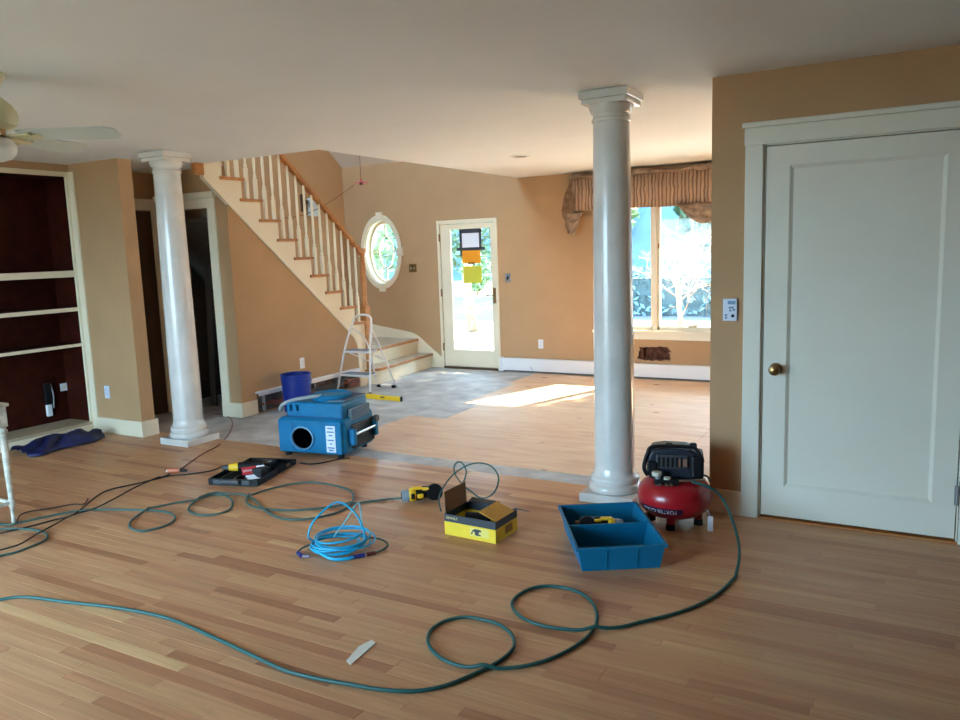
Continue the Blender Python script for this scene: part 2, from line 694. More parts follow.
# ---- ceiling
cm = MB()
cm.box(-8.0, XR, BACK_Y, 5.2, ZC, ZC + 0.02)
cm.box(-4.43, XR, 5.2, YF + .05, ZC, ZC + 0.02)
cm.box(-8.0, XS - 0.02, 5.2, 5.43, ZC, ZC + 0.02)
struct(cm.build('ceiling', CEIL), 'white painted ceiling with the stairwell opening')

# ---- walls
wl = MB()
wl.box(XB - 0.42, XB, BACK_Y, 2.2, 0, ZC)
wl.box(XB - 0.42, XB, 2.2, 4.425, 2.345, ZC)
wl.box(XB - 0.42, XB - 0.35, 2.2, 4.425, 0, ZC)
struct(wl.build('wall_left', TAN), 'tan wall around the built-in bookcase')
struct(bx('wall_pier', TAN, XB - 0.4, -5.99, 4.425, 4.56, SUB, ZC), 'tan stub wall between the bookcase and the left column')
wd = MB()
wd.box(XW, -0.745, YD, YD + 0.12, SUB, ZC)
wd.box(-0.745, 0.215, YD, YD + 0.12, 2.052, ZC)
wd.box(0.215, XR, YD, YD + 0.12, SUB, ZC)
struct(wd.build('wall_right', TAN), 'tan wall holding the white panel door')
struct(bx('wall_closet_back', CLOSET, -1.0, 0.6, YD + 0.5, YD + 0.55, 0, ZC), 'plain wall hidden behind the white door')

# far wall with openings
fw = MB()
DX0, DX1, DZ1 = -5.605, -4.775, 1.925      # front door opening
WX0, WX1, WZ0, WZ1 = -3.36, -0.7, 0.545, 2.06
OX, OZ, ORX, ORZ = -6.58, 1.57, 0.30, 0.455
Y0, Y1 = YF, YF + 0.16
W5X0, W5X1 = 0.2, 2.3
OL, OR_, OB, OT = -7.05, -6.1, 0.95, 2.2     # rectangle that holds the oval hole
fw.box(-7.35, OL, Y0, Y1, -0.1, 3.0)
fw.box(OL, OR_, Y0, Y1, -0.1, OB)
fw.box(OL, OR_, Y0, Y1, OT, 3.0)
fw.box(OR_, DX0, Y0, Y1, -0.1, 3.0)
fw.box(DX0, DX1, Y0, Y1, DZ1, 3.0)
fw.box(DX0, DX1, Y0, Y1, -0.1, SUB)
fw.box(DX1, WX0, Y0, Y1, -0.1, 3.0)
fw.box(WX0, WX1, Y0, Y1, WZ1, 3.0)
fw.box(WX1, W5X0, Y0, Y1, -0.1, 3.0)
fw.box(W5X1, XR, Y0, Y1, -0.1, 3.0)
fw.box(W5X0, W5X1, Y0, Y1, -0.1, WZ0)
fw.box(W5X0, W5X1, Y0, Y1, WZ1, 3.0)
# below the window, with a ragged hole
HX0, HX1, HZ0, HZ1 = -2.90, -2.49, 0.185, 0.365
fw.box(WX0, HX0 - .08, Y0, Y1, -0.1, WZ0)
fw.box(HX1 + .08, WX1, Y0, Y1, -0.1, WZ0)
fw.box(HX0 - .08, HX1 + .08, Y0, Y1, -0.1, HZ0 - .06)
fw.box(HX0 - .08, HX1 + .08, Y0, Y1, HZ1 + .06, WZ0)
fw.box(HX0 - .08, HX1 + .08, Y0 + .12, Y1, HZ0 - .06, HZ1 + .06)


def holed_panel(mb, rect, loop, y0, y1):
    """rect (x0,x1,z0,z1) with a hole given by loop of (x,z); front at y0, reveal to y1"""
    x0, x1, z0, z1 = rect
    cx, cz = sum(p[0] for p in loop) / len(loop), sum(p[1] for p in loop) / len(loop)
    out = []
    for (px, pz) in loop:
        dx, dz = px - cx, pz - cz
        t = min([((x1 if dx > 0 else x0) - cx) / dx if abs(dx) > 1e-9 else 1e9, ((z1 if dz > 0 else z0) - cz) / dz if abs(dz) > 1e-9 else 1e9])
        out.append((cx + dx * t, cz + dz * t))
    n = len(loop)
    vs = [(p[0], y0, p[1]) for p in loop] + [(p[0], y0, p[1]) for p in out] + [(p[0], y1, p[1]) for p in loop] + [(p[0], y1, p[1]) for p in out]
    fs = []
    for i in range(n):
        j = (i + 1) % n
        fs += [(i, j, n + j, n + i), (2 * n + i, 2 * n + j, 3 * n + j, 3 * n + i), (i, j, 2 * n + j, 2 * n + i)]
    # corners
    for (X, Z) in ((x0, z0), (x1, z0), (x1, z1), (x0, z1)):
        k = min(range(n), key=lambda i: (out[i][0] - X) ** 2 + (out[i][1] - Z) ** 2)
        for kk in (k, (k + 1) % n, (k - 1) % n):
            vs[n + k] = (X, y0, Z)
            vs[3 * n + k] = (X, y1, Z)
    mb.add(vs, fs)


oval = [(OX + ORX * math.cos(2 * math.pi * i / 64), OZ + ORZ * math.sin(2 * math.pi * i / 64)) for i in range(64)]
holed_panel(fw, (OL, OR_, OB, OT), oval, Y0, Y1)
rag = []
for i in range(40):
    t = 2 * math.pi * i / 40
    c, s = math.cos(t), math.sin(t)
    k = 1 / max(abs(c), abs(s)) ** 0.75
    rr = random.uniform(0.84, 1.06)
    rag.append(((HX0 + HX1) / 2 + (HX1 - HX0) / 2 * c * k * rr, (HZ0 + HZ1) / 2 + (HZ1 - HZ0) / 2 * s * k * rr))
holed_panel(fw, (HX0 - .08, HX1 + .08, HZ0 - .06, HZ1 + .06), rag, Y0, Y0 + .02)
farw = struct(fw.build('wall_far', TAN), 'tan far wall with oval window, glass door and picture window')
# torn plaster inside the hole
hb = MB()
hb.box(HX0 - .08, HX1 + .08, Y0 + .1, Y0 + .119, HZ0 - .06, HZ1 + .06)
hb.box(HX0 + .03, HX0 + .07, Y0 + .03, Y0 + .1, HZ0 - .06, HZ1 + .06)
hb.box(HX0 - .08, HX1 + .08, Y0 + .05, Y0 + .1, HZ0 - .05, HZ0 + .03)
hb.build('hole_cavity', PLASTER, farw)
ed = MB()
ed.tube([(p[0], Y0 - .002, p[1]) for p in rag], 0.006, 5, closed=True)
ed.build('torn_edge', mat('torn_plaster_edge', (196, 160, 128), 0.9, noise=0.2, nscale=30), farw)

# stair walls
sw = MB()


def str_z(Y):
    return 2.088 - 0.83 * (Y - 5.41)


sw.prism([(5.515, SUB), (7.3, SUB), (7.3, str_z(7.3)), (5.515, str_z(5.515))], 'x', XS - 0.06, XS)
struct(sw.build('wall_under_stairs', TAN), 'tan triangular wall below the staircase')
sb = MB()
sb.box(-7.35, -7.2, 3.4, YF, SUB, 5.6)
struct(sb.build('wall_stairwell', TAN), 'tan wall behind the staircase balusters')
hw = MB()
hw.box(-6.80, -6.72, 5.43, 5.52, SUB, ZC)
hw.box(-6.72, -6.06, 5.43, 5.52, 2.045, ZC)
hw.box(-6.06, XS, 5.43, 5.515, SUB, 2.06)
hw.box(-6.06, XS - 0.035, 5.43, 5.52, 2.06, ZC)
struct(hw.build('wall_hall', TAN), 'tan wall with the dark cased opening beside the stairs')
struct(bx('wall_hall_side', TAN, -6.90, -6.80, 4.56, 5.52, SUB, ZC), 'shadowed end wall of the little hall behind the stub wall')
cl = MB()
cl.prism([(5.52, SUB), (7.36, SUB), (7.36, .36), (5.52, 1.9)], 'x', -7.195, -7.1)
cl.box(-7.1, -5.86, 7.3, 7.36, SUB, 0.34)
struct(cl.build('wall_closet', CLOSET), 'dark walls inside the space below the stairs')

# upstairs shell around the stairwell, sloped ceiling and roof
up = MB()
up.box(-4.43, -4.36, 3.4, YF, ZC + .02, 5.6)
up.box(-7.35, -4.36, 3.3, 3.4, ZC + .02, 5.6)
struct(up.build('wall_upstairs', TAN), 'tan walls of the upper stairwell')
SL = 0.784
rf = MB()
rf.prism([(YF + .02, 2.757), (3.3, 2.757 + SL * (YF - 3.3)), (3.3, 2.757 + SL * (YF - 3.3) + .06), (YF + .02, 2.82)], 'x', -7.4, -4.3)
struct(rf.build('ceiling_stairwell', CEIL), 'sloped white ceiling above the stairs')
ro = MB()
ro.prism([(9.62, 2.757 - SL * .70 + .12), (3.0, 2.757 + SL * (YF - 3.0) + .12), (3.0, 2.757 + SL * (YF - 3.0) + .3), (9.62, 2.757 - SL * .70 + .28)], 'x', -9, 4)
ro.box(-9, 4, YF + .16, 9.62, 2.16, 2.3)
struct(ro.build('roof', SHIN), 'grey roof slope with overhanging eave')

# front room shell behind the camera, with two windows
bw = MB()
BWX0, BWX1, BWZ0, BWZ1 = -5.9, -2.7, 0.06, 2.2
bw.box(-7.1, BWX0, BACK_Y - .15, BACK_Y, -.05, ZC)
bw.box(BWX1, XR, BACK_Y - .15, BACK_Y, -.05, ZC)
bw.box(BWX0, BWX1, BACK_Y - .15, BACK_Y, -.05, BWZ0)
bw.box(BWX0, BWX1, BACK_Y - .15, BACK_Y, BWZ1, ZC)
struct(bw.build('wall_back', TAN), 'tan wall behind the viewpoint with a wide window')
struct(bx('wall_side', TAN, XR, XR + .15, BACK_Y - .15, YF + .16, -.05, ZC), 'tan side wall outside the picture to the right')


def plain_window(name, label, axis, at, a0, a1, z0, z1, bars):
    e = struct(empty(name, (0, 0, 0)), label)

    def B(n, m, p0, p1, q0, q1, d0=0.03, d1=0.09):
        if axis == 'y':
            bx(n, m, p0, p1, at + d0, at + d1, q0, q1, e)
        else:
            bx(n, m, at + d0, at + d1, p0, p1, q0, q1, e)
    B('frame_side', CREAM, a0, a0 + .05, z0, z1)
    B('frame_side', CREAM, a1 - .05, a1, z0, z1)
    B('frame_bottom', CREAM, a0, a1, z0, z0 + .05)
    B('frame_top', CREAM, a0, a1, z1 - .05, z1)
    for b in bars:
        B('mullion', CREAM, b - .03, b + .03, z0, z1)
    B('pane', GLASS, a0 + .04, a1 - .04, z0 + .04, z1 - .04, .055, .061)


plain_window('window_3', 'wide window behind the viewpoint', 'y', BACK_Y - .15, BWX0, BWX1, BWZ0, BWZ1, (-4.3,))
plain_window('added_window', 'added far window for sun bounce, hidden by the wall with the white door', 'y', YF, W5X0, W5X1, WZ0, WZ1, (1.25,))  # window added out of view so sun bounces warmly through the far room

# ---- baseboards
b1 = MB().prism([(XB + .075, 4.405), (-5.97, 4.405), (-5.97, 4.58), (XB, 4.58), (XB, 4.56), (-5.99, 4.56), (-5.99, 4.425), (XB + .075, 4.425)], 'z', 0, .142)
struct(b1.build('baseboard_left', CREAM, bevel=.003), 'cream baseboard around the stub wall')
b2 = MB().prism([(XW - .016, YD - .016), (-0.838, YD - .016), (-0.838, YD), (XW, YD), (XW, YD + .13), (XW - .016, YD + .13)], 'z', 0, .14)
struct(b2.build('baseboard_right', CREAM, bevel=.003), 'cream baseboard between the wall end and the white door')
struct(bx('baseboard_side', CREAM, 0.31, XR, YD - .016, YD, 0, .14, bevel=.003), 'cream baseboard to the right of the white door')
b3 = MB().prism([(-6.062, 5.408), (XS + .018, 5.408), (XS + .018, 5.62), (XS, 5.62), (XS, 5.43), (-6.062, 5.43)], 'z', SUB + .004, .132)
struct(b3.build('baseboard_hall', CREAM, bevel=.003), 'short cream baseboard wrapping the corner below the stairs')

# ---- white panel door on the right
d1 = struct(empty('door_1', (-0.26, YD, 0)), 'white single panel door with brass knob in the right wall')


def dpart(name, m, x0, x1, y0, y1, z0, z1, bevel=0.0, par=d1):
    return bx(name, m, x0 + .26, x1 + .26, y0, y1, z0, z1, par, bevel)


slab = MB()
SX0, SX1, SZ0, SZ1 = -0.731, 0.203, 0.022, 2.04
PX0, PX1, PZ0, PZ1 = -0.614, 0.098, 0.195, 1.938
slab.box(SX0 + .26, PX0 + .26, .0, .04, SZ0, SZ1)
slab.box(PX1 + .26, SX1 + .26, .0, .04, SZ0, SZ1)
slab.box(PX0 + .26, PX1 + .26, .0, .04, SZ0, PZ0)
slab.box(PX0 + .26, PX1 + .26, .0, .04, PZ1, SZ1)
slab.build('door_frame', DOORW, d1)
# bevelled recess moulding
q = .018
mo = MB()
a, b, c, d = PX0 + .26, PX1 + .26, PZ0, PZ1
mo.add([(a, 0, c), (b, 0, c), (b, 0, d), (a, 0, d), (a + q, .014, c + q), (b - q, .014, c + q), (b - q, .014, d - q), (a + q, .014, d - q)],
       [(0, 1, 5, 4), (1, 2, 6, 5), (2, 3, 7, 6), (3, 0, 4, 7)])
mo.build('panel_moulding', DOORW, d1)
bx('panel', DOORW, a + q, b - q, .014, .03, c + q, d - q, d1)
dpart('casing', DOORW, -0.838, -0.745, -.02, 0, 0, 2.06, .004)
dpart('casing', DOORW, 0.219, 0.312, -.02, 0, 0, 2.06, .004)
dpart('header_casing', DOORW, -0.842, 0.316, -.024, 0, 2.052, 2.142, .004)
dpart('header_cap', DOORW, -0.852, 0.326, -.04, 0, 2.142, 2.17, .006)
dpart('jamb', DOORW, -0.745, -0.736, -.0, .12, 0, 2.052)
dpart('jamb', DOORW, 0.209, 0.219, -.0, .12, 0, 2.052)
dpart('jamb', DOORW, -0.745, 0.219, -.0, .12, 2.046, 2.055)
dpart('threshold', OAK, -0.745, 0.219, -.012, .1, 0, .008)
for z in (.2, 1.0, 1.82):
    h = MB().cyl((.467, -.004, z), (.467, -.004, z + .1), .008, n=10).box(.455, .462, -.006, .002, z, z + .1)
    h.build('hinge', GREY, d1, smooth='auto')
k = MB()
kx, kz = -0.665 + .26, .855
k.lathe([(0.0, 0), (.032, 0), (.033, .004), (.026, .008), (.012, .012), (.011, .03), (.02, .036), (.029, .046), (.031, .056), (.027, .066), (.014, .072), (0, .074)], (kx, 0, kz), 24, Matrix.Rotation(math.pi / 2, 4, 'X'))
k.build('knob', BRASS, d1, smooth='auto')

# ---- glass front door in the far wall
d2 = struct(empty('door_2', (0, YF, 0)), 'cream front door with one tall glass pane in the far wall')


def d2p(name, m, x0, x1, y0, y1, z0, z1, bevel=0.0):
    return bx(name, m, x0, x1, y0, y1, z0, z1, d2, bevel)


d2p('casing', CREAM, -5.645, DX0, -.02, .02, SUB, 1.955, .004)
d2p('casing', CREAM, DX1, -4.735, -.02, .02, SUB, 1.955, .004)
d2p('casing', CREAM, DX0, DX1, -.02, .02, 1.905, 1.955, .004)
d2p('stile', CREAM, DX0 + .004, -5.455, .0, .045, 0.005, 1.9, .004)
d2p('stile', CREAM, -4.845, DX1 - .004, .0, .045, 0.005, 1.9, .004)
d2p('rail', CREAM, -5.455, -4.845, .0, .045, 0.005, .235, .004)
d2p('rail', CREAM, -5.455, -4.845, .0, .045, 1.835, 1.9, .004)
d2p('glass_pane', GLASS, -5.455, -4.845, .02, .026, .235, 1.835)
d2p('threshold', DBROWN, DX0, DX1, -.03, .15, SUB - .01, .006)
for z in (.22, .95, 1.68):
    MB().cyl((-5.603, -.024, z), (-5.603, -.024, z + .1), .011, n=10).build('hinge', BRASS, d2)
lv = MB().box(-4.82, -4.785, -.012, 0, .86, 1.06).tube([(-4.80, -.01, .97), (-4.80, -.05, .97), (-4.83, -.055, .97), (-4.90, -.055, .965)], .009, 8)
lv.build('lever_handle', BRASS, d2, smooth='auto')

# ---- oval window
wo = struct(empty('window_2', (OX, YF, OZ)), 'oval window with keystone trim beside the front door')


def ring(mb, ax, az, bx_, bz, y0, y1, n=64):
    vs = []
    for (rx, rz, yy) in ((ax, az, y0), (bx_, bz, y0), (bx_, bz, y1), (ax, az, y1)):
        for i in range(n):
            t = 2 * math.pi * i / n
            vs.append((rx * math.cos(t), yy, rz * math.sin(t)))
    fs = []
    for r in range(4):
        for i in range(n):
            fs.append((r * n + i, r * n + (i + 1) % n, ((r + 1) % 4) * n + (i + 1) % n, ((r + 1) % 4) * n + i))
    mb.add(vs, fs)


m_ = MB()
ring(m_, .29, .445, .345, .515, -.022, .0)
m_.build('casing_ring', CREAM, wo, smooth='auto')
m_ = MB()
ring(m_, .276, .43, .30, .455, 0.0, .15)
m_.build('reveal_ring', CREAM, wo, smooth='auto')
m_ = MB()
ring(m_, .245, .395, .28, .435, .09, .13)
m_.build('sash_ring', CREAM, wo, smooth='auto')
for dx, dz, hx, hz in ((0, .49, .05, .06), (0, -.49, .05, .06), (-.325, 0, .05, .055), (.325, 0, .05, .055)):
    bx('keystone', CREAM, dx - hx, dx + hx, -.036, 0, dz - hz, dz + hz, wo, .006)
m_ = MB()
ring(m_, .115, .205, .132, .225, .1, .12, 40)
m_.build('muntin_ring', CREAM, wo, smooth='auto')
for (x0, x1, z0, z1) in ((-.25, -.125, -.009, .009), (.125, .25, -.009, .009), (-.009, .009, .215, .4), (-.009, .009, -.4, -.215)):
    bx('muntin', CREAM, x0, x1, .1, .12, z0, z1, wo)
m_ = MB()
n = 48
m_.add([(.262 * math.cos(2 * math.pi * i / n), .108, .414 * math.sin(2 * math.pi * i / n)) for i in range(n)], [tuple(range(n))])
m_.build('pane', GLASS, wo)

# ---- picture window
wp = struct(empty('window_1', (0, YF, 0)), 'wide cream framed picture window behind the right column')


def wpp(name, m, x0, x1, y0, y1, z0, z1, bevel=0.0):
    return bx(name, m, x0, x1, y0, y1, z0, z1, wp, bevel)


wpp('casing', CREAM, WX0 - .07, WX0, -.018, .0, .45, WZ1 + .07, .004)
wpp('casing', CREAM, WX1, WX1 + .07, -.018, .0, .45, WZ1 + .07, .004)
wpp('casing', CREAM, WX0 - .07, WX1 + .07, -.018, .0, WZ1, WZ1 + .07, .004)
wpp('sill', CREAM, WX0 - .09, WX1 + .09, -.05, .1, .515, .548, .006)
wpp('apron', CREAM, WX0 - .06, WX1 + .06, -.016, .0, .44, .515, .004)
MU = [(-2.718, -2.662), (-1.40, -1.34)]
for a, b in MU:
    wpp('mullion', CREAM, a, b, .0, .13, .548, WZ1, .004)
bounds = [WX0] + [t for ab in MU for t in ab] + [WX1]
for i in range(0, len(bounds), 2):
    a, b = bounds[i], bounds[i + 1]
    s = wpp('sash_frame', CREAM, a, a + .026, .04, .1, .548, WZ1)
    wpp('sash_frame', CREAM, b - .026, b, .04, .1, .548, WZ1)
    wpp('sash_frame', CREAM, a, b, .04, .1, .548, .59)
    wpp('sash_frame', CREAM, a, b, .04, .1, WZ1 - .04, WZ1)
    wpp('pane', GLASS, a + .022, b - .022, .066, .072, .585, WZ1 - .035)
MB().cyl((-2.645, .03, 1.5), (-2.645, .03, 1.56), .009, n=8).build('latch', BRASS, wp)
MB().box(-2.3, -2.2, .02, .05, .592, .612).tube([(-2.24, .03, .61), (-2.22, -.0, .625), (-2.17, -.01, .615)], .006, 6).build('crank_handle', BRASS, wp)

# ---- low white heater cover along the far wall
hv = tag(empty('baseboard_heater', (0, YF, SUB)), 'long low white baseboard heater cover under the picture window', 'heater')
bx('cover', WHITE, -4.69, XR - .05, -.075, -.003, .012, .178, hv, .006)
bx('end_cap', WHITE, -4.725, -4.69, -.08, -.003, .0, .185, hv, .004)
bx('damper_slot', DGREY, -4.66, XR - .1, -.0775, -.07, .012, .022, hv)
for x in (-4.28,):
    MB().tube([(x, -.0755, .08), (x + .01, -.0755, .06), (x + .03, -.0755, .045)], .0025, 5).build('scuff_mark', DGREY, hv)

# ---- casing of the dark opening beside the stairs
t1 = struct(empty('trim_1', (-6.4, 5.43, 0)), 'cream door casing around the dark opening beside the stairs')
bx('casing', CREAM, .34, .45, -.02, 0, SUB, 2.045, t1, .004)
bx('casing', CREAM, -.4, -.32, -.02, 0, SUB, 2.045, t1, .004)
bx('header', CREAM, -.4, .45, -.022, 0, 2.045, 2.14, t1, .004)
bx('header_cap', CREAM, -.4, .47, -.05, 0, 2.14, 2.2, t1, .01)
bx('jamb', CREAM, .335, .345, 0, .09, SUB, 2.045, t1)
# dark door in the end wall of the hall
d3 = struct(empty('door_3', (-6.80, 4.98, 0)), 'dark brown door in the shadowed end wall behind the left column')
bx('slab', DBROWN, 0, .012, -.3, .36, SUB + .01, 2.05, d3)
bx('raised_panel', DBROWN, .012, .02, -.22, .28, .2, .9, d3, .006)
bx('raised_panel', DBROWN, .012, .02, -.22, .28, 1.05, 1.92, d3, .006)
bx('header', CREAM, 0, .02, -.4, .44, 2.06, 2.17, d3, .004)
bx('casing', CREAM, 0, .018, .37, .44, SUB, 2.06, d3)
bx('casing', CREAM, 0, .018, -.4, -.31, SUB, 2.06, d3)

# =================================================================== STAIRCASE
st = tag(empty('staircase', (XS, 7.46, SUB)), 'cream staircase with oak treads, turned balusters and an oak handrail', 'staircase')
SO = (XS, 7.46, SUB)


def sbuild(mb, name, m, **k):
    mb.v = [(p[0] - SO[0], p[1] - SO[1], p[2] - SO[2]) for p in mb.v]
    return mb.build(name, m, st, **k)


RISE, RUN = 0.1955, 0.2333


def tz(j):
    return 0.76 + RISE * j


def tyf(j):
    return 7.284 - RUN * (j - 1)


XIN = -7.2
TOPJ = 9
for j in range(0, TOPJ + 1):
    yf, zt = tyf(j), tz(j)
    xr = XIN if j < TOPJ else XS - .032
    if j == TOPJ - 1:
        sbuild(MB().box(XIN, XS - .032, 5.522, yf, zt - .03, zt).box(XS - .032, XS + .035, yf - RUN - .065, yf, zt - .03, zt), 'tread', OAK)
    else:
        sbuild(MB().box(xr, XS + .035, yf - RUN - .065, yf, zt - .03, zt), 'tread', OAK, bevel=.008)
    sbuild(MB().box(xr, XS - .01, yf - .045, yf - .03, zt - RISE, zt - .03), 'riser', CREAM)
# outer cut stringer
P = []
for j in range(0, TOPJ + 1):
    P.append((tyf(j) - .03, tz(j) - RISE - (0.0 if j else 0)))
    P.append((tyf(j) - .03, tz(j) - .03))
    if j < TOPJ:
        P.append((tyf(j + 1) - .03, tz(j) - .03))
P.append((tyf(TOPJ) - .26, tz(TOPJ) - .03))
yl = tyf(TOPJ) - .26
low = [(yl, str_z(yl)), (7.12, str_z(7.12)), (7.22, .585), (7.28, .48), (7.29, .3), (7.29, SUB)]
poly = [(tyf(0) - .03, SUB)] + P + low
sbuild(MB().prism(poly, 'x', XS - .03, XS + .012), 'stringer', CREAM)
ss = MB()
yy = [yl + (7.12 - yl) * i / 8 for i in range(9)]
ss.prism([(a, str_z(a)) for a in (yl, 7.12)] + [(7.12, str_z(7.12) + .035), (yl, str_z(yl) + .035)], 'x', XS + .012, XS + .022)
sbuild(ss, 'stringer_moulding', CREAM)
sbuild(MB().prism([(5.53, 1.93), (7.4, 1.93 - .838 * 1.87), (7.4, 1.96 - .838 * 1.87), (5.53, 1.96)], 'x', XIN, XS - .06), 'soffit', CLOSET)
# oak block at the head of the stringer
sbuild(MB().box(XS - .035, XS + .03, 5.07, 5.165, 2.322, ZC - .002), 'newel_drop', OAK, bevel=.006)
# landing, second step and first step
def skew(x0, e=0.0):
    return [(XIN, 7.50), (x0 + e, 7.50), (x0 + e - .14, YF - .025), (XIN, YF - .025)]


sbuild(MB().prism(skew(-5.9), 'z', SUB, .34), 'landing', CREAM)
sbuild(MB().prism(skew(-5.9, .012), 'z', .34, .374), 'landing_tread', DUSTY)
sbuild(MB().prism([(-5.888, 7.5), (-5.865, 7.5), (-6.005, YF - .025), (-6.028, YF - .025)], 'z', .34, .374), 'nosing', OAK, bevel=.008)
sbuild(MB().box(XIN, -6.02, 7.46, 7.72, .372, .535), 'riser_block', CREAM)
sbuild(MB().box(XIN, -6.0, 7.46, 7.75, .535, .565), 'tread', OAK, bevel=.008)


def bull(x_edge, y_near, r):
    pts = [(-6.2, YF), (x_edge - .12, YF)]
    for i in range(9):
        t = i / 8 * math.pi / 2
        pts.append((x_edge - r + r * math.cos(t), y_near + r - r * math.sin(t)))
    pts.append((-6.2, y_near))
    return pts


sbuild(MB().prism(bull(-5.69, 7.42, .16), 'z', SUB, .145), 'riser', CREAM, smooth='auto')
sbuild(MB().prism(bull(-5.66, 7.385, .18), 'z', .145, .173), 'tread', OAK, smooth='auto', bevel=.006)
sbuild(MB().prism(bull(-5.685, 7.41, .16), 'z', .172, .1755), 'tread_surface', DUSTY, smooth='auto')
# skirt boards
sk = [(-5.632, SUB), (-5.632, .12), (-5.82, .255), (-6.02, .405), (-6.12, .45), (-6.3, .48), (-6.65, .53), (-7.2, .62), (-7.2, SUB)]
sbuild(MB().prism(sk, 'y', YF - .024, YF), 'skirt_board', CREAM, bevel=.003)
wsk = MB()
wsk.prism([(7.6, .37), (7.6, .9), (5.2, .9 + .838 * 2.4), (5.2, .37 + .838 * 2.4)], 'x', XIN, XIN + .018)
sbuild(wsk, 'wall_skirt_board', CREAM)
# newel post
nx, ny = XS + .0, 7.47
nm = MB().box(nx - .042, nx + .042, ny - .042, ny + .042, .175, .93)
nm.lathe([(.03, .93), (.042, .945), (.042, .965), (.028, .985), (.034, 1.1), (.036, 1.25), (.032, 1.42), (.026, 1.53), (.036, 1.545), (.036, 1.56), (.03, 1.57)], (nx, ny, 0), 16)
nm.box(nx - .034, nx + .034, ny - .034, ny + .034, 1.57, 1.62)
sbuild(nm, 'newel_post', OAK, smooth='auto')


def rail_z(Y):
    return 2.573 - 0.8175 * (Y - 6.211) + .012


# handrail
ya, yb = 4.9, 7.46
hr = MB()
prof = [(-.03, -.026), (.03, -.026), (.034, .0), (.03, .018), (.016, .028), (-.016, .028), (-.03, .018), (-.034, .0)]
vs = [(XS + a, yv, rail_z(yv) + c * 1.25) for yv in (ya, yb) for a, c in prof]
hr.add(vs, [tuple(range(8))[::-1], tuple(range(8, 16))] + [(i, (i + 1) % 8, 8 + (i + 1) % 8, 8 + i) for i in range(8)])
sbuild(hr, 'handrail', OAK)
# balusters: two per tread
bal = None
for j in range(0, TOPJ + 1):
    for kk in (0, 1):
        by = tyf(j) - .065 - kk * RUN / 2
        if j == 0 and kk == 0:
            continue
        z0, z1 = tz(j), rail_z(by) - .03
        b = MB()
        zs = z0 + .2 + .1167 * 0.838 * kk
        b.box(XS - .016, XS + .016, by - .016, by + .016, z0, zs)
        b.lathe([(.012, zs), (.017, zs + .01), (.017, zs + .025), (.0105, zs + .05), (.0155, zs + .16), (.0145, zs + .3), (.0115, z1 - .02), (.0115, z1)], (XS, by, 0), 8)
        sbuild(b, 'baluster', CREAM, smooth='auto')

# =================================================================== COLUMNS


def column(x, y, label):
    c = tag(empty('round_column', (x, y, 0)), label, 'column', 'white round columns', 'thing')
    bx('plinth', COLM, -.172, .172, -.172, .172, 0, .055, c, .004)
    MB().lathe([(.152, .055), (.159, .06), (.162, .075), (.159, .092), (.15, .1), (.145, .104), (.145, .112), (.149, .118), (.151, .13), (.148, .143), (.138, .15), (.134, .156), (.127, .175), (.1225, .2)], n=40).build('base_moulding', COLM, c, smooth='auto')
    pr = []
    for i in range(13):
        t = i / 12
        r = .1225 - .017 * t ** 1.8
        pr.append((r, .2 + t * 2.06))
    MB().lathe(pr, n=40).build('shaft', COLM, c, smooth='auto')
    MB().lathe([(.1055, 2.26), (.112, 2.263), (.115, 2.272), (.112, 2.281), (.107, 2.286), (.107, 2.305), (.117, 2.312), (.124, 2.33), (.131, 2.35), (.131, 2.356)], n=40).build('capital', COLM, c, smooth='auto')
    ab = MB().box(-.134, .134, -.134, .134, 2.356, 2.385).box(-.147, .147, -.147, .147, 2.385, ZC - .001)
    ab.build('abacus', COLM, c, bevel=.004)
    return c


column(-5.445, 4.478, 'white round column standing beside the bookcase stub wall')
column(-1.603, 4.478, 'white round column standing behind the blue bin, beside the red compressor')

# =================================================================== BOOKCASE
BY0, BY1 = 2.2, 4.425
bk = tag(empty('bookcase', (XB, 3.3, 0)), 'built-in bookcase with dark stained interior and cream shelf edges', 'bookcase')


def bp(name, m, x0, x1, y0, y1, z0, z1, bevel=0.0):
    return bx(name, m, x0 - XB, x1 - XB, y0 - 3.3, y1 - 3.3, z0, z1, bk, bevel)


bp('back_panel', DARKW, XB - .34, XB - .325, BY0, BY1, .05, 2.345)
bp('side_panel', DARKW, XB - .325, XB - .012, 4.395, 4.415, .1, 2.345)
bp('side_panel', DARKW, XB - .325, XB - .012, BY0, BY0 + .02, .1, 2.345)
bp('top_panel', DARKW, XB - .325, XB - .012, BY0, 4.4, 2.325, 2.345)
bp('stile', CREAM, XB - .012, XB + .008, 4.383, 4.424, .0, 2.335, .003)
bp('stile', CREAM, XB - .012, XB + .008, BY0, BY0 + .06, .0, 2.335, .003)
bp('side_casing', CREAM, XB + .0, XB + .075, 4.408, 4.425, .0, 2.365, .003)
bp('header', CREAM, XB - .012, XB + .01, BY0, 4.424, 2.322, 2.365, .003)
bp('base_front', CREAM, XB - .012, XB + .006, BY0 + .06, 4.383, .0, .085, .003)
bp('bottom_shelf', mat('worn_shelf_top', (196, 176, 146), 0.5, noise=.1), XB - .325, XB + .012, BY0 + .02, 4.395, .072, .098, .004)
for z0, z1 in ((1.435, 1.493), (1.126, 1.162), (.803, .832)):
    s = bp('shelf', DARKW, XB - .325, XB - .018, BY0 + .02, 4.395, z0 + .004, z1 - .002)
    bx('shelf_edge', CREAM, -.018, -.0, BY0 + .06 - 3.3, 4.383 - 3.3, z0, z1, s, .003)

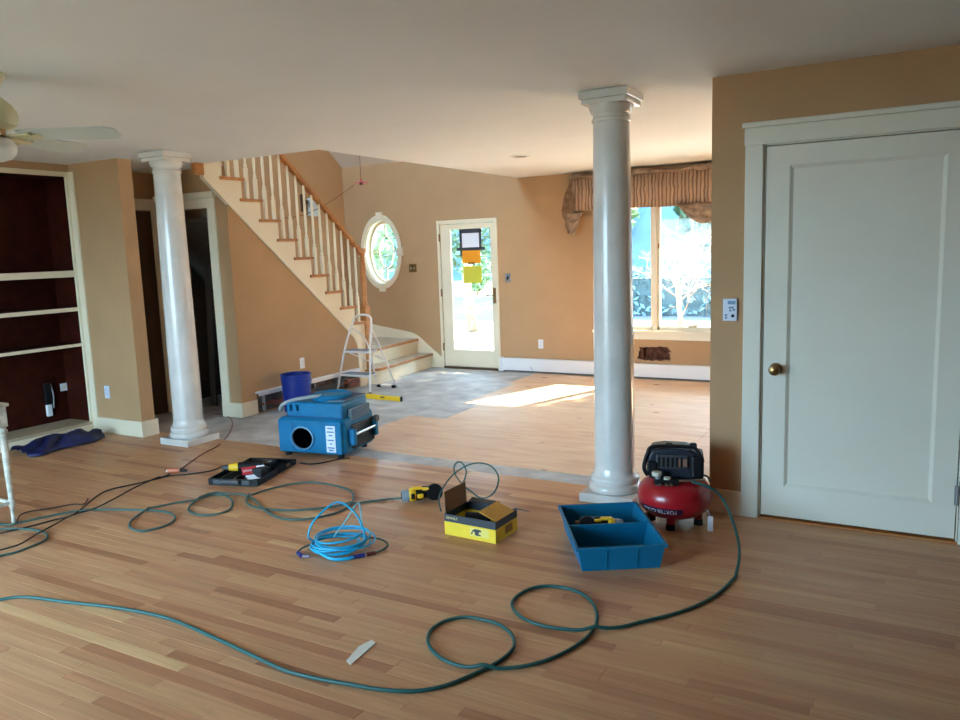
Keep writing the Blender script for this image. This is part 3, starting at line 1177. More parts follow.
# things on the bookcase back
po = onx(66, 386.5, XB - .325)
o = tag(empty('outlet_plate', po), 'white horizontal outlet plate on the dark bookcase back', 'outlet')
bx('plate', WHITE, 0, .008, -.06, .06, -.036, .036, o, .003)
for dy in (-.024, .024):
    bx('socket', CREAM, .008, .010, dy - .015, dy + .015, -.014, .014, o, .002)
pc = onx(47, 398, XB - .325)
o = tag(empty('power_strip', pc), 'black power strip with white end hanging on the bookcase back', 'power strip')
bx('body', BLACK, 0, .035, -.03, .03, -.06, .14, o, .006)
bx('plug_end', WHITE, 0, .03, -.026, .024, -.17, -.062, o, .006)
MB().tube([(.02, .035, .13), (.03, .045, .02), (.025, .04, -.1)], .007, 6, sub=5).build('cable', GREY, o, smooth=True)
MB().lathe([(0, .012), (.014, .01), (.016, 0)], n=12, M=Matrix.Rotation(math.pi / 2, 4, 'Y')).build('cable_knob', WHITE, None, smooth=True)
kn = bpy.data.objects['cable_knob']
kn.location = onx(73.5, 372, XB - .325)
tag(kn, 'tiny round white plug above the bookcase outlet', 'plug')


# ---- outlets and switches
def outlet(loc, label, rz, mm=WHITE, name='outlet_plate', cat='outlet'):
    e = tag(empty(name, loc, rz), label, cat)
    bx('plate', mm, -.035, .035, -.008, 0, -.058, .058, e, .003)
    for dz in (-.02, .02):
        bx('socket', mm, -.016, .016, -.011, -.008, dz - .014, dz + .014, e, .002)
        for dx in (-.006, .006):
            bx('slot', DGREY, dx - .0012, dx + .0012, -.0115, -.0108, dz - .004, dz + .006, e)
    return e


outlet(ony(107.5, 392, 4.425), 'pale blue-white outlet on the stub wall beside the bookcase', 0, BLUEW)
outlet(ony(541, 344, YF), 'white outlet on the far wall right of the glass front door', 0)
outlet(onx(302, 363, XS), 'white outlet on the tan wall below the stairs', math.pi / 2)
p = ony(508, 278, YF)
o = tag(empty('light_switch', p), 'silver light switch with dark toggle right of the glass front door', 'switch')
bx('plate', GREY, -.04, .04, -.008, 0, -.055, .055, o, .003)
bx('toggle', BLACK, -.008, .012, -.022, -.008, -.02, .02, o, .003)
bx('screw', BLACK, -.006, .006, -.01, -.008, .034, .044, o)
p = ony(413, 268, YF)
o = tag(empty('light_switch', p), 'small brass double switch plate beside the oval window', 'switch')
bx('plate', BRASS, -.06, .06, -.008, 0, -.055, .055, o, .003)
for dx in (-.025, .025):
    bx('toggle', CREAM, dx - .006, dx + .006, -.02, -.008, -.014, .014, o, .002)
p = ony(730.5, 309.5, YD)
o = tag(empty('wall_keypad', p), 'pale blue wall control with small keys left of the white door', 'keypad')
bx('plate', BLUEW, -.038, .038, -.018, 0, -.062, .062, o, .004)
bx('display', mat('blue_grey_display', (110, 150, 190), .3), -.012, .03, -.0195, -.018, .03, .05, o, .001)
for (x, z) in ((-.02, -.03), (-.02, -.044), (0.0, .012), (.014, .012), (.003, -.004), (.022, .0)):
    bx('key', mat('steel_blue_key', (96, 124, 160), .4), x - .006, x + .006, -.0205, -.018, z - .005, z + .005, o, .001)
MB().lathe([(0.0, .008), (.008, .007), (.009, 0)], (.016, -.018, -.034), 14, Matrix.Rotation(math.pi / 2, 4, 'X')).build('dial', BLACK, o, smooth='auto')

# recessed ceiling light
p = onz(520, 156, ZC)
o = tag(empty('recessed_light', p), 'small recessed light with dark opening in the ceiling', 'ceiling light')
MB().lathe([(.072, 0), (.1, -.0), (.102, -.006), (.075, -.01), (.072, -.004), (.072, 0)], n=28, caps=False).build('trim_ring', CEIL, o, smooth='auto')
MB().lathe([(0, -.003), (.072, -.003), (.072, -.001), (0, -.001)], n=28).build('lamp_opening', DGREY, o)

# =================================================================== VALANCE
YV = 8.76
vl = ony(569, 182, YV)
va = tag(empty('window_valance', (vl.x, YV, 2.0)), 'brown striped pleated valance with beige silk swags above the picture window', 'valance')
zt_, zb_ = 2.335, 1.965
L_ = 3.1
pm = MB()
N = 420
vs, fs = [], []
for i in range(N + 1):
    x = L_ * i / N
    dpt = .01 * math.sin(x * 2 * math.pi / .07 + 2.2 * math.sin(x * 5)) + .008 * math.sin(x * 2 * math.pi / .19 + 1) - .006
    for z in (zb_ - 2.0 + .004 * math.sin(x * 9), zt_ - 2.0):
        vs.append((x, dpt, z))
for i in range(N):
    fs.append((2 * i, 2 * i + 2, 2 * i + 3, 2 * i + 1))
pm.add(vs, fs)


def stripe_mat():
    m = bpy.data.materials.new('pleated_stripe_fabric')
    m.use_nodes = True
    nt = m.node_tree
    b = nt.nodes['Principled BSDF']
    b.inputs['Roughness'].default_value = .85
    tc = nt.nodes.new('ShaderNodeTexCoord')
    wv = nt.nodes.new('ShaderNodeTexWave')
    wv.bands_direction = 'X'
    wv.inputs['Scale'].default_value = 7.5
    wv.inputs['Distortion'].default_value = 3.0
    wv.inputs['Detail'].default_value = 3
    r = nt.nodes.new('ShaderNodeValToRGB')
    r.color_ramp.elements[0].color = lin((128, 100, 84))
    r.color_ramp.elements[0].position = .1
    r.color_ramp.elements[1].color = lin((186, 158, 134))
    r.color_ramp.elements[1].position = .5
    nt.links.new(tc.outputs['Object'], wv.inputs['Vector'])
    nt.links.new(wv.outputs['Fac'], r.inputs['Fac'])
    nt.links.new(r.outputs['Color'], b.inputs['Base Color'])
    return m


o = pm.build('pleated_skirt', stripe_mat(), va, smooth=True)
sm = o.modifiers.new('cloth_thickness', 'SOLIDIFY')
sm.thickness = .006
bx('mounting_board', SILK, 0, L_, .02, YF - YV - .003, .3, .333, va)
bx('end_return', SILK, 0, .015, .01, YF - YV - .003, -.03, .333, va)
# crumpled scarf on top
sc_ = MB()
pts = []
for i in range(60):
    x = L_ * i / 59
    pts.append((x, .02 + .015 * math.sin(x * 7), .355 + .018 * math.sin(x * 9.0) + .012 * math.sin(x * 23)))
sc_.tube(pts, [.028 + .014 * abs(math.sin(i * .7)) for i in range(60)], 8, sub=0)
sc_.build('gathered_scarf', SILK, va, smooth=True)


def swag(cx, hw, z_top, drop, name, asym=0.0, dep=.05):
    """folds of cloth hanging as nested catenaries between two points"""
    m = MB()
    nu, nv = 20, 14
    vs, fs = [], []
    for v in range(nv + 1):
        t = v / nv
        for u in range(nu + 1):
            s = u / nu * 2 - 1
            x = cx + hw * s * (1 - .12 * t) + asym * t
            z = z_top - drop * t * (1 - s * s) - .02 * t
            y_ = -.014 - dep * math.sin(t * math.pi) * (1 - s * s * .6) - .012 * math.sin(t * 5 * math.pi)
            vs.append((x, y_, z))
    for v in range(nv):
        for u in range(nu):
            a = v * (nu + 1) + u
            fs.append((a, a + 1, a + nu + 2, a + nu + 1))
    m.add(vs, fs)
    ob = m.build(name, SILK, va, smooth=True)
    s_ = ob.modifiers.new('cloth_thickness', 'SOLIDIFY')
    s_.thickness = .006
    return ob


swag(.09, .11, -.04, .26, 'swag_tail', -.05, .05)
swag(1.6, .32, -.02, .2, 'swag', 0, .05)
# folded tail falling from the corner of the board
ft = MB()
cols_ = 9
tv, tf = [], []
for i in range(cols_ + 1):
    s_ = i / cols_
    xx = -.075 + .15 * s_
    yy_ = -.03 + (.022 if i % 2 else -.022)
    topz = .33 - .12 * (1 - s_)
    botz = -.04 - .26 * (1 - abs(2 * s_ - .9) ** 1.3)
    for k_ in range(6):
        q_ = k_ / 5
        tv.append((xx * (.45 + .55 * min(1, q_ * 2)) , yy_ * (.4 + .6 * q_), topz + (botz - topz) * q_))
for i in range(cols_):
    for k_ in range(5):
        a_ = i * 6 + k_
        tf.append((a_, a_ + 1, a_ + 7, a_ + 6))
ob_t = ft.add(tv, tf).build('folded_tail', SILK, va)
ob_t.modifiers.new('cloth_thickness', 'SOLIDIFY').thickness = .005

# =================================================================== CEILING FAN
FX, FY, FZ = -3.75, 2.14, 2.15
fan = tag(empty('ceiling_fan', (FX, FY, ZC)), 'white ceiling fan with pale blades and a frosted globe', 'ceiling fan')
MB().lathe([(.0, 0), (.07, 0), (.07, -.02), (.05, -.05), (.02, -.06), (.02, -.1), (0, -.1)], n=24).build('canopy', FANH, fan, smooth='auto')
MB().lathe([(0, -.09), (.05, -.11), (.085, -.14), (.105, -.17), (.11, -.2), (.1, -.235), (.07, -.25), (0, -.26)], n=28).build('motor_housing', FANH, fan, smooth='auto')
MB().lathe([(.05, -.24), (.05, -.28), (.06, -.29), (.0, -.295)], n=24).build('light_fitter', BRASS, fan, smooth='auto')
MB().lathe([(.045, -.285), (.075, -.3), (.09, -.33), (.087, -.36), (.065, -.385), (.03, -.397), (0, -.4)], n=28).build('light_globe', globe_mat(), fan, smooth='auto')
blade = MB()
outl = [(.0, -.05), (.1, -.058), (.28, -.068), (.4, -.068), (.433, -.05), (.443, -.02), (.443, .03), (.43, .055), (.4, .068), (.28, .068), (.1, .058), (.0, .05)]
blade.prism(outl, 'z', -.004, .004)
me0 = None
for i in range(5):
    a = math.radians(33 + 72 * i)
    M = RZ(a) @ T(.12, 0, FZ - ZC) @ Matrix.Rotation(math.radians(-13), 4, 'X')
    if me0 is None:
        o = blade.build('blade', FANW, fan)
        me0 = o.data
        iron = MB().box(-.06, .09, -.02, .02, -.012, -.004).cyl((.05, -.03, -.012), (.05, -.03, -.004), .012, n=10).cyl((.05, .03, -.012), (.05, .03, -.004), .012, n=10)
        io = iron.build('blade_iron', FANH, o)
        ime = io.data
    else:
        o = bpy.data.objects.new('blade', me0)
        COL.objects.link(o)
        o.parent = fan
        io = bpy.data.objects.new('blade_iron', ime)
        COL.objects.link(io)
        io.parent = o
    o.matrix_local = M

# =================================================================== WHITE TABLE AT LEFT
lf = onz(14, 523)
tb = tag(empty('side_table', (lf.x, lf.y, 0)), 'distressed white wooden table with tapered legs at the left edge', 'table')
TL, TD = .62, .75
bx('table_top', WHITEW, -TL, .036, -TD, .036, .722, .742, tb, .005)
bx('apron', WHITEW, -TL + .03, .016, -TD + .03, .016, .63, .722, tb, .003)
for dx in (0, -TL + .05):
    for dy in (0, -TD + .05):
        lg = MB().box(dx - .022, dx + .022, dy - .022, dy + .022, .6, .722)
        lg.lathe([(.022, .6), (.018, .59), (.026, .578), (.026, .568), (.019, .56), (.021, .5), (.018, .3), (.014, .16), (.018, .15), (.018, .11), (.012, .1), (.01, .03), (.014, .02), (.009, 0)], (dx, dy, 0), 16)
        lg.build('leg', WHITEW, tb, smooth='auto')
for (x0, x1, y0, y1) in ((-TL + .05, 0, -.009, .009), (-TL + .05, 0, -TD + .041, -TD + .059), (-.009, .009, -TD + .05, 0), (-TL + .041, -TL + .059, -TD + .05, 0)):
    bx('stretcher', WHITEW, x0, x1, y0, y1, .12, .14, tb, .003)

# =================================================================== TARP
ta, tb_ = onz(16, 455), onz(98, 437)
tp = MB()
nu, nv = 44, 20
rnd = random.Random(3)
ph = [(rnd.uniform(5, 16), rnd.uniform(8, 30), rnd.uniform(0, 6), rnd.uniform(.008, .024)) for _ in range(9)]
vs, fs = [], []
ax_ = (tb_ - ta)
ex = ax_.normalized()
ey = Vector((ex.y, -ex.x, 0))
if ey.x < 0:
    ey = -ey
for v in range(nv + 1):
    for u in range(nu + 1):
        a, b = u / nu, v / nv
        wdt = .3 + .1 * math.sin(a * 5 + .5) + .04 * math.sin(a * 17)
        if a > .8:
            wdt *= (1 - (a - .8) * 2.6)
        p = ta + ax_ * a + ey * ((b - .75) * wdt + .13 + .03 * math.sin(a * 11))
        z = .012 + sum(q[3] * (1 + math.sin(q[0] * a * 2 + q[1] * b + q[2])) * .55 for q in ph) * (math.sin(b * math.pi) ** .6) * (.5 + .5 * math.sin(a * math.pi))
        vs.append((p.x, p.y, max(.006, z)))
for v in range(nv):
    for u in range(nu):
        a = v * (nu + 1) + u
        fs.append((a, a + 1, a + nu + 2, a + nu + 1))
tp.add(vs, fs)
o = tp.build('crumpled_tarp', TARP, None, smooth=True, loc=(ta.x, ta.y, 0))
tag(o, 'crumpled navy blue tarp on the floor in front of the bookcase', 'tarp')
sm = o.modifiers.new('cloth_thickness', 'SOLIDIFY')
sm.thickness = .003

# =================================================================== REMOVED HEATER STRIP ON STAIR WALL
hs = tag(empty('heater_remains', (XS, 6.3, SUB)), 'stripped baseboard heater with white top rail on the stair wall', 'heater')
bx('back_plate', mat('dusty_back_plate', (118, 104, 96), .8, rgb2=(70, 58, 54), nscale=12), .0, .012, -.67, .95, .02, .2, hs)
bx('top_rail', WHITE, .0, .05, -.69, .95, .215, .232, hs, .003)
bx('rail_lip', WHITE, .045, .052, -.69, .95, .19, .222, hs)
MB().cyl((.035, -.64, .1), (.035, .94, .1), .013, n=12).build('copper_pipe', COPPER, hs, smooth='auto')
for i in range(5):
    bx('bracket', GREY, .012, .05, -.62 + i * .38, -.605 + i * .38, .03, .2, hs)
fm = MB()
for i in range(60):
    yv = -.2 + i * .014
    fm.box(.014, .056, yv, yv + .002, .07, .13)
o = fm.build('fins', GREY, hs)
o['kind'] = 'stuff'
bx('pipe_insulation', PINKM, .012, .05, -.5, -.25, .06, .12, hs, .01)
bx('pipe_insulation', PINKM, .012, .06, .7, .92, .04, .13, hs, .01)

# =================================================================== BUCKET
bp_ = onz(295.5, 373, .355)
bu = tag(empty('bucket', (-5.54, 5.93, SUB)), 'royal blue plastic bucket behind the blue dehumidifier', 'bucket')
MB().lathe([(0, .0), (.128, .0), (.133, .01), (.148, .30), (.152, .30), (.152, .312), (.149, .312), (.15, .325), (.155, .325), (.155, .335), (.151, .337), (.153, .372), (.157, .374), (.157, .384), (.147, .384), (.128, .02), (0, .014)], n=36).build('body', BUCK, bu, smooth='auto')
MB().tube([(.157 * math.cos(t), .157 * math.sin(t), .335 - .17 * abs(math.sin((t - .5)))) for t in [.5 + math.pi * i / 16 for i in range(17)]], .003, 6).build('bail_handle', CHROME, bu, smooth=True)

# =================================================================== BLUE DEHUMIDIFIER / AIR MOVER
mp = onz(280, 456)
mv = tag(empty('dehumidifier', (mp.x - .02, mp.y, 0), math.radians(9)), 'blue portable dehumidifier with round black duct opening at the hardwood edge', 'dehumidifier')
mv.scale = (1.02, 1.0, .92)
W_, D_, H_ = .585, .5, .335
# lower body (solid, duct opening is only a black disc)
body = MB().box(.0, W_, .02, D_, .03, H_)
body.build('lower_body', MBLUE, mv, bevel=.035, seg=3)
bx('front_panel', MBLUE, .015, W_ - .015, .0, .03, .04, H_ - .012, mv, .014)
bx('corner_seam', MBLUE2, .145, .149, -.003, .01, .05, H_ - .03, mv)
bx('upper_body', MBLUE, .06, W_ - .03, .06, D_ - .04, H_ - .01, .46, mv, .02)
bx('upper_seam', MBLUE2, .06, W_ - .03, .052, .062, H_ - .004, H_ + .006, mv)
hx, hz = .235, .17
rg = MB()
rg.lathe([(.088, 0), (.1, 0), (.103, .006), (.1, .014), (.092, .016), (.088, .01), (.088, 0)], (hx, -.0, hz), 36, Matrix.Rotation(math.pi / 2, 4, 'X'), caps=False)
rg.build('duct_ring', mat('ring_pale_blue', (96, 150, 186), .4), mv, smooth='auto')
MB().lathe([(0, .002), (.089, .002), (.089, .0)], (hx, -.0, hz), 36, Matrix.Rotation(math.pi / 2, 4, 'X')).build('duct_shade_disc', mat('duct_shade_black', (2, 2, 3), 1.0, spec=0.0), mv)  # flat black disc paints the shade of a duct recess
lb = bx('label_sticker', BLUEW, .44, .52, -.004, .0, .06, .285, mv, .001)
for i, (zz, ww) in enumerate(((.265, .05), (.235, .06), (.205, .03), (.165, .055), (.135, .02), (.1, .06), (.08, .04))):
    bx('print_line', mat('label_print_blue', (70, 110, 160), .6), .48 - ww / 2, .48 + ww / 2, -.0048, -.004, zz - .005, zz + .005, lb)
# round intake on top
MB().lathe([(.0, .46), (.15, .46), (.155, .47), (.155, .5), (.145, .51), (.12, .51), (.115, .495), (0, .495)], (.35, .27, 0), 36).build('top_intake', MBLUE, mv, smooth='auto')
bx('grille_panel', mat('blue_grey_grille', (86, 122, 140), .6), .36, W_ - .04, .12, D_ - .03, .455, .475, mv, .01)
for i in range(7):
    bx('grille_slat', MBLUE2, .4 + .022 * i, .408 + .022 * i, .15, D_ - .06, .475, .481, mv)
# grey carrying handle across the top
MB().tube([(-.02, .1, .375), (.02, .08, .43), (.12, .08, .475), (.25, .1, .5), (.33, .14, .508)], .016, 10, sub=6).build('carry_handle', mat('grey_rubber_grip', (150, 158, 160), .6), mv, smooth=True)
for x in (.1, .16):
    MB().cyl((x, .045, .39), (x, .045, .44), .014, n=12).build('clip', MBLUE, mv, smooth='auto')
# right side: dark rack with steel bar and wheels
bx('side_rack', BLACK, W_ - .005, W_ + .012, .13, D_ - .02, .06, .27, mv, .01)
for y0 in (.09, D_ - .06):
    bx('side_bracket', MBLUE, W_ - .01, W_ + .045, y0, y0 + .05, .1, .24, mv, .012)
MB().cyl((W_ + .03, .1, .19), (W_ + .03, D_ - .02, .19), .014, n=14).build('side_bar', CHROME, mv, smooth='auto')
bx('side_vent', mat('side_vent_grey', (96, 126, 140), .6), W_ - .03, W_ - .0, .14, D_ - .06, .29, .4, mv, .008)
for i in range(5):
    bx('vent_slat', MBLUE2, W_ - .002, W_ + .004, .15, D_ - .07, .3 + i * .02, .308 + i * .02, mv)
for x in (.06, W_ - .06):
    for y in (.06, D_ - .08):
        MB().cyl((x, y, 0), (x, y, .035), .025, n=14).build('foot', RUBBER, mv, smooth='auto')
MB().lathe([(0, -.014), (.03, -.014), (.034, 0), (.03, .014), (0, .014)], (W_ + .035, D_ - .03, .25), 18, Matrix.Rotation(math.pi / 2, 4, 'Y')).build('wheel', DGREY, mv, smooth='auto')

# =================================================================== STEP LADDER
la = tag(empty('step_ladder', (-5.49, 6.95, SUB), math.radians(2)), 'white two-step folding stepladder in front of the stairs', 'stepladder')
ltop = .885
FLx, FRx = -.26, .2
fl = MB()
path = [(FLx, -.14, .012), (-.2, -.02, .52), (-.145, .08, .8), (-.115, .095, .865), (-.06, .1, ltop), (.03, .1, ltop), (.085, .095, .865), (.11, .08, .8), (.15, -.02, .52), (FRx, -.14, .012)]
fl.tube(path, .0125, 10, sub=5)
fl.build('front_frame', LADW, la, smooth=True)
rr = MB()
rr.tube([(-.15, .06, .74), (-.09, .2, .62), (-.07, .29, .4), (-.08, .38, .08), (-.06, .4, .03), (.0, .405, .02), (.1, .41, .02), (.16, .41, .03), (.175, .4, .06), (.13, .2, .5), (.105, .07, .74)], .011, 10, sub=5)
rr.build('rear_frame', LADW, la, smooth=True)
for (zz, x0, x1, y0, y1) in ((.47, -.19, .15, -.07, .12), (.21, -.215, .175, -.13, .05)):
    s = bx('step', LADW, x0, x1, y0, y1, zz, zz + .022, la, .006)
    bx('tread_mat', TREADG, x0 + .015, x1 - .015, y0 + .01, y1 - .01, zz + .022, zz + .028, s)
for (x, y) in ((FLx, -.14), (FRx, -.14)):
    MB().cyl((x, y, .0), (x, y, .045), .017, n=12).build('foot', BLACK, la, smooth='auto')
for x in (-.05, .16):
    bx('foot', BLACK, x - .03, x + .02, .385, .425, .0, .035, la, .006)
MB().cyl((-.185, -.0, .47), (-.078, .33, .3), .006, n=8).build('brace', LADW, la)
MB().cyl((.147, -.0, .47), (.14, .26, .35), .006, n=8).build('brace', LADW, la)

# =================================================================== YELLOW LEVEL
pa, pb = onz(366, 398, SUB), onz(401, 401.5, SUB)
mid = (pa + pb) / 2
ang = math.atan2(pb.y - pa.y, pb.x - pa.x)
lv_ = tag(empty('spirit_level', (mid.x, mid.y, SUB), ang), 'short yellow spirit level lying on the grey floor', 'level')
hl = (pb - pa).length / 2
bx('body', YEL, -hl, hl, -.014, .014, 0, .05, lv_, .003)
bx('end_cap', BLACK, hl, hl + .01, -.016, .016, 0, .052, lv_, .003)
bx('vial', mat('vial_dark', (60, 56, 30), .3), -.03, .03, -.016, .016, .02, .036, lv_, .002)

# =================================================================== TOOL CASE WITH DRILL
F_, R_, L0 = onz(258, 487), onz(298, 463), onz(209, 485)
ea = (R_ - F_).normalized()
cang = math.atan2(ea.y, ea.x) - math.pi / 2       # local y along F->R
cs = tag(empty('tool_case', (F_.x, F_.y, 0), cang), 'open black tool case with a drill beside the blue dehumidifier', 'tool case')
cw, c1, c2 = .38, .3, .28


def tray(y0, y1, h, name):
    m = MB().box(-cw, 0, y0, y1, 0, .012)
    t = .012
    m.box(-cw, 0, y0, y0 + t, .012, h).box(-cw, 0, y1 - t, y1, .012, h).box(-cw, -cw + t, y0 + t, y1 - t, .012, h).box(-t, 0, y0 + t, y1 - t, .012, h)
    return m.build(name, BLACK, cs, bevel=.004)


tray(0, c1, .048, 'base_tray')
tray(c1 + .012, c1 + c2, .04, 'lid')
for x in (-.3, -.1):
    MB().cyl((x - .03, c1 + .006, .05), (x + .03, c1 + .006, .05), .008, n=8).build('hinge', DGREY, cs)
for x in (-.31, -.09):
    bx('latch', DGREY, x - .03, x + .03, -.008, .0, .012, .042, cs, .003)
bx('carry_handle', DGREY, -.27, -.13, -.03, -.008, .02, .045, cs, .008)
for x in (-.3, -.2, -.12):
    bx('molded_rib', DGREY, x, x + .008, .03, c1 - .03, .012, .045, cs)
bx('gold_clasp', BRASS, -.005, .006, c1 + .12, c1 + .17, .02, .04, cs, .003)
# sticker sheet on the case
lab = empty('tilt', (-.09, .1, .06))
lab.name = 'manual_sheet'
lab.parent = cs
lab.rotation_euler = (math.radians(55), 0, math.radians(38))
bx('red_field', mat('sticker_red', (190, 40, 46), .5), -.07, .03, 0, .055, 0, .003, lab)
bx('white_field', PAPER, .03, .085, .01, .055, 0, .003, lab)
bx('white_field', PAPER, -.05, .07, -.04, -.005, 0, .003, lab)
bx('emblem', DGREY, .047, .068, .022, .044, .003, .0035, lab)
text_on('lettering', 'DEWALT', .022, PAPER, lab, T(-.02, .027, .0035))
# drill inside (belongs to its own thing)
dr = tag(empty('cordless_drill', (cs.location.x, cs.location.y, 0.012), cang), 'black and yellow cordless drill lying in the open tool case', 'drill')
dm = MB().cyl((-.24, .17, .075), (-.08, .23, .075), .033, n=16)
dm.build('motor_body', BLACK, dr, smooth='auto')
MB().cyl((-.3, .147, .075), (-.24, .17, .075), .024, .031, n=16).build('gear_collar', YEL, dr, smooth='auto')
MB().cyl((-.345, .13, .075), (-.3, .147, .075), .012, .02, n=12).build('chuck', DGREY, dr, smooth='auto')
MB().tube([(-.13, .21, .07), (-.15, .25, .05), (-.165, .285 - .02, .04)], [.025, .022, .022], 10).build('handle', BLACK, dr, smooth=True)
bx('battery', BLACK, -.1, -.02, .1, .2, .02, .085, dr, .01)

# =================================================================== CORDS AND HOSES


def floor_path(px, r, z=None):
    out = []
    for i, p in enumerate(px):
        zz = r + .0008
        q = onz(p[0], p[1], zz)
        out.append(q)
    return out


def cable(name, px, r, m, label, cat, extra_z=None, sub=5, sag=None):
    pts = floor_path(px, r)
    pts = spline(pts, sub)
    # lift where the run crosses itself
    acc = [0.0]
    for i in range(1, len(pts)):
        acc.append(acc[-1] + (pts[i] - pts[i - 1]).length)
    lift = [0.0] * len(pts)
    for i in range(len(pts)):
        for j in range(0, i):
            if acc[i] - acc[j] > .12 and (pts[i].xy - pts[j].xy).length < r * 2.2:
                lift[i] = max(lift[i], r * 2.1)
    for _ in range(3):
        lift = [max(lift[i], (lift[max(i - 1, 0)] + lift[i] + lift[min(i + 1, len(lift) - 1)]) / 3) for i in range(len(lift))]
    pts = [p + Vector((0, 0, l)) for p, l in zip(pts, lift)]
    return pts


def place_cable(name, pts, r, m, label, cat, group=None, n=8):
    base = (pts[0].x, pts[0].y, 0)
    o = MB().tube(pts, r, n).build(name, m, None, smooth=True, loc=base)
    tag(o, label, cat, group)
    return o


# compressor location (needed by the hose)
CXc, CYc = -1.15, 4.185

# foreground green hose, floor run then up to the compressor
g1 = [(-30, 606), (0, 599.5), (27, 597), (67, 602), (117, 607.7), (167, 618), (213, 637), (260, 659), (287, 671), (320, 679), (351, 684.5), (382, 689.5), (414, 691), (445, 685.6), (476, 673), (501, 660), (514, 646), (510.6, 633), (498, 624), (482.5, 619.4), (464, 617), (445, 621), (431, 630), (428, 642), (435.6, 653.8), (451, 663), (476, 668.4), (501, 668.4), (526, 665.6), (551, 658.4), (573, 647.5), (589, 635), (596.6, 621), (595, 607), (585.6, 596), (570, 589), (551, 586), (532.5, 588), (517, 596), (512, 605), (520, 616), (539, 624.7), (564, 629), (589, 630), (620, 627), (640, 622), (673, 614), (700, 604), (720, 592), (735, 577)]
HR = .0075
pts = cable('air_hose', g1, HR, HOSE, '', '')
e0 = pts[-1]
tail = [e0, ony(739, 560, e0.y + .12), ony(738.5, 543, e0.y + .28), ony(733, 522, e0.y + .45), ony(724, 501, e0.y + .58), ony(712, 488.5, 4.09), Vector((CXc + .13, CYc - .13, .285))]
tail[1].z = max(tail[1].z, HR)
pts = pts[:-1] + spline(tail, 5)
place_cable('air_hose', pts, HR, HOSE, 'green air hose looping across the foreground floor to the red compressor', 'hose')

# grey-green hose from the left edge to the framing nailer
g2 = [(-25, 566), (0, 556), (15, 552.5), (32, 546), (45, 540), (47, 535), (40, 531), (25, 529), (8, 528.5), (-12, 530), (-22, 527), (-8, 524), (10, 524.5), (22, 522), (45, 517), (65, 513), (87, 510), (112, 509.5), (140, 510), (160, 511), (172, 514), (175, 519), (167, 525), (152, 529.5), (140, 531), (130, 527.5), (131, 521), (140, 514), (155, 507.5), (175, 503), (195, 500), (212, 495), (225, 495.5), (232, 501), (230, 509), (217, 514), (200, 515), (189, 511), (191, 504.5), (200, 499), (215, 494.5), (235, 494), (246, 495.4), (256, 501), (264.6, 509.6), (277, 517), (294, 519.6), (312.5, 518.3), (329, 514.8), (341.7, 510.6), (352, 503), (353, 494), (346, 488.8), (333, 485), (316.7, 482.5), (304, 482.5), (283, 485.6), (266.7, 489.8), (254, 494), (247, 498), (247, 503), (256, 507.5), (277, 510), (300, 510), (325, 507.5), (350, 504.4), (366.7, 501.7), (394, 498.5)]
pts = cable('air_hose', g2, .0065, HOSE2, '', '')
tl = onz(404, 498, .04)
pts.append(tl)
place_cable('air_hose', pts, .0065, HOSE2, 'grey-green air hose with three loops leading to the yellow nailer', 'hose')

# black extension cords
k1 = [(-30, 538), (0, 533), (25, 527.5), (50, 521), (72.5, 515), (87, 504), (100, 494), (112, 489), (135, 484), (160, 478), (172, 475.5), (190, 474), (212, 470.5), (224, 466), (245, 462)]
place_cable('extension_cord', cable('', k1, .005, CORD, '', ''), .005, CORD, 'black extension cord running behind to the open tool case', 'cord', 'black extension cords')
k2 = [(-30, 560), (0, 552), (20, 546), (37, 536), (57, 525), (72, 517), (95, 510), (115, 500), (135, 489), (155, 480), (170, 474)]
pts = cable('', k2, .005, CORD, '', '')
pts = [p + Vector((0, 0, .011 if 0 < i < len(pts) - 4 else 0)) for i, p in enumerate(pts)]
place_cable('extension_cord', pts, .005, CORD, 'black extension cord ending at the copper coloured plug', 'cord', 'black extension cords')
k3 = [(17, 523), (20, 516), (30, 512), (50, 509), (72, 505), (84, 504.5), (88, 499)]
place_cable('extension_cord', [p + Vector((0, 0, .004)) for p in cable('', k3, .004, CORD, '', '')], .004, CORD, 'thin dark cord curling beside the foot of the white table', 'cord')
k4 = [(178, 471), (185, 466), (197, 457.5), (207, 451.5), (217, 446.5)]
pts = cable('', k4, .004, REDCORD, '', '')
pts += [onz(224, 440, SUB + .006), onz(231, 430, SUB + .006), onz(232, 421, SUB + .006), onz(226, 415.5, SUB + .006), onz(215, 414, SUB + .006)]
place_cable('extension_cord', spline(pts[:-5:5] + pts[-5:], 5), .004, REDCORD, 'red-brown cord running past the left column base into the dark opening', 'cord')
pp = onz(175, 473)
o = tag(empty('cord_plug', (pp.x, pp.y, 0), .5), 'copper coloured cord plug where the black cords meet', 'plug')
MB().cyl((-.05, 0, .02), (.04, 0, .02), .02, .016, n=14).build('plug_body', mat('copper_orange_plastic', (196, 112, 78), .4), o, smooth='auto')
MB().cyl((.04, 0, .02), (.09, 0, .016), .013, .009, n=12).build('strain_relief', CORD, o, smooth='auto')
for dy in (-.006, .006):
    bx('prong', CHROME, -.068, -.048, dy - .001, dy + .001, .014, .024, o)
# cord from the dehumidifier across to the case
k5 = [(300, 463), (312, 464), (326, 462), (340, 459), (350, 458)]
place_cable('extension_cord', cable('', k5, .005, CORD, '', ''), .005, CORD, 'black power cord lying under the front of the dehumidifier', 'cord')

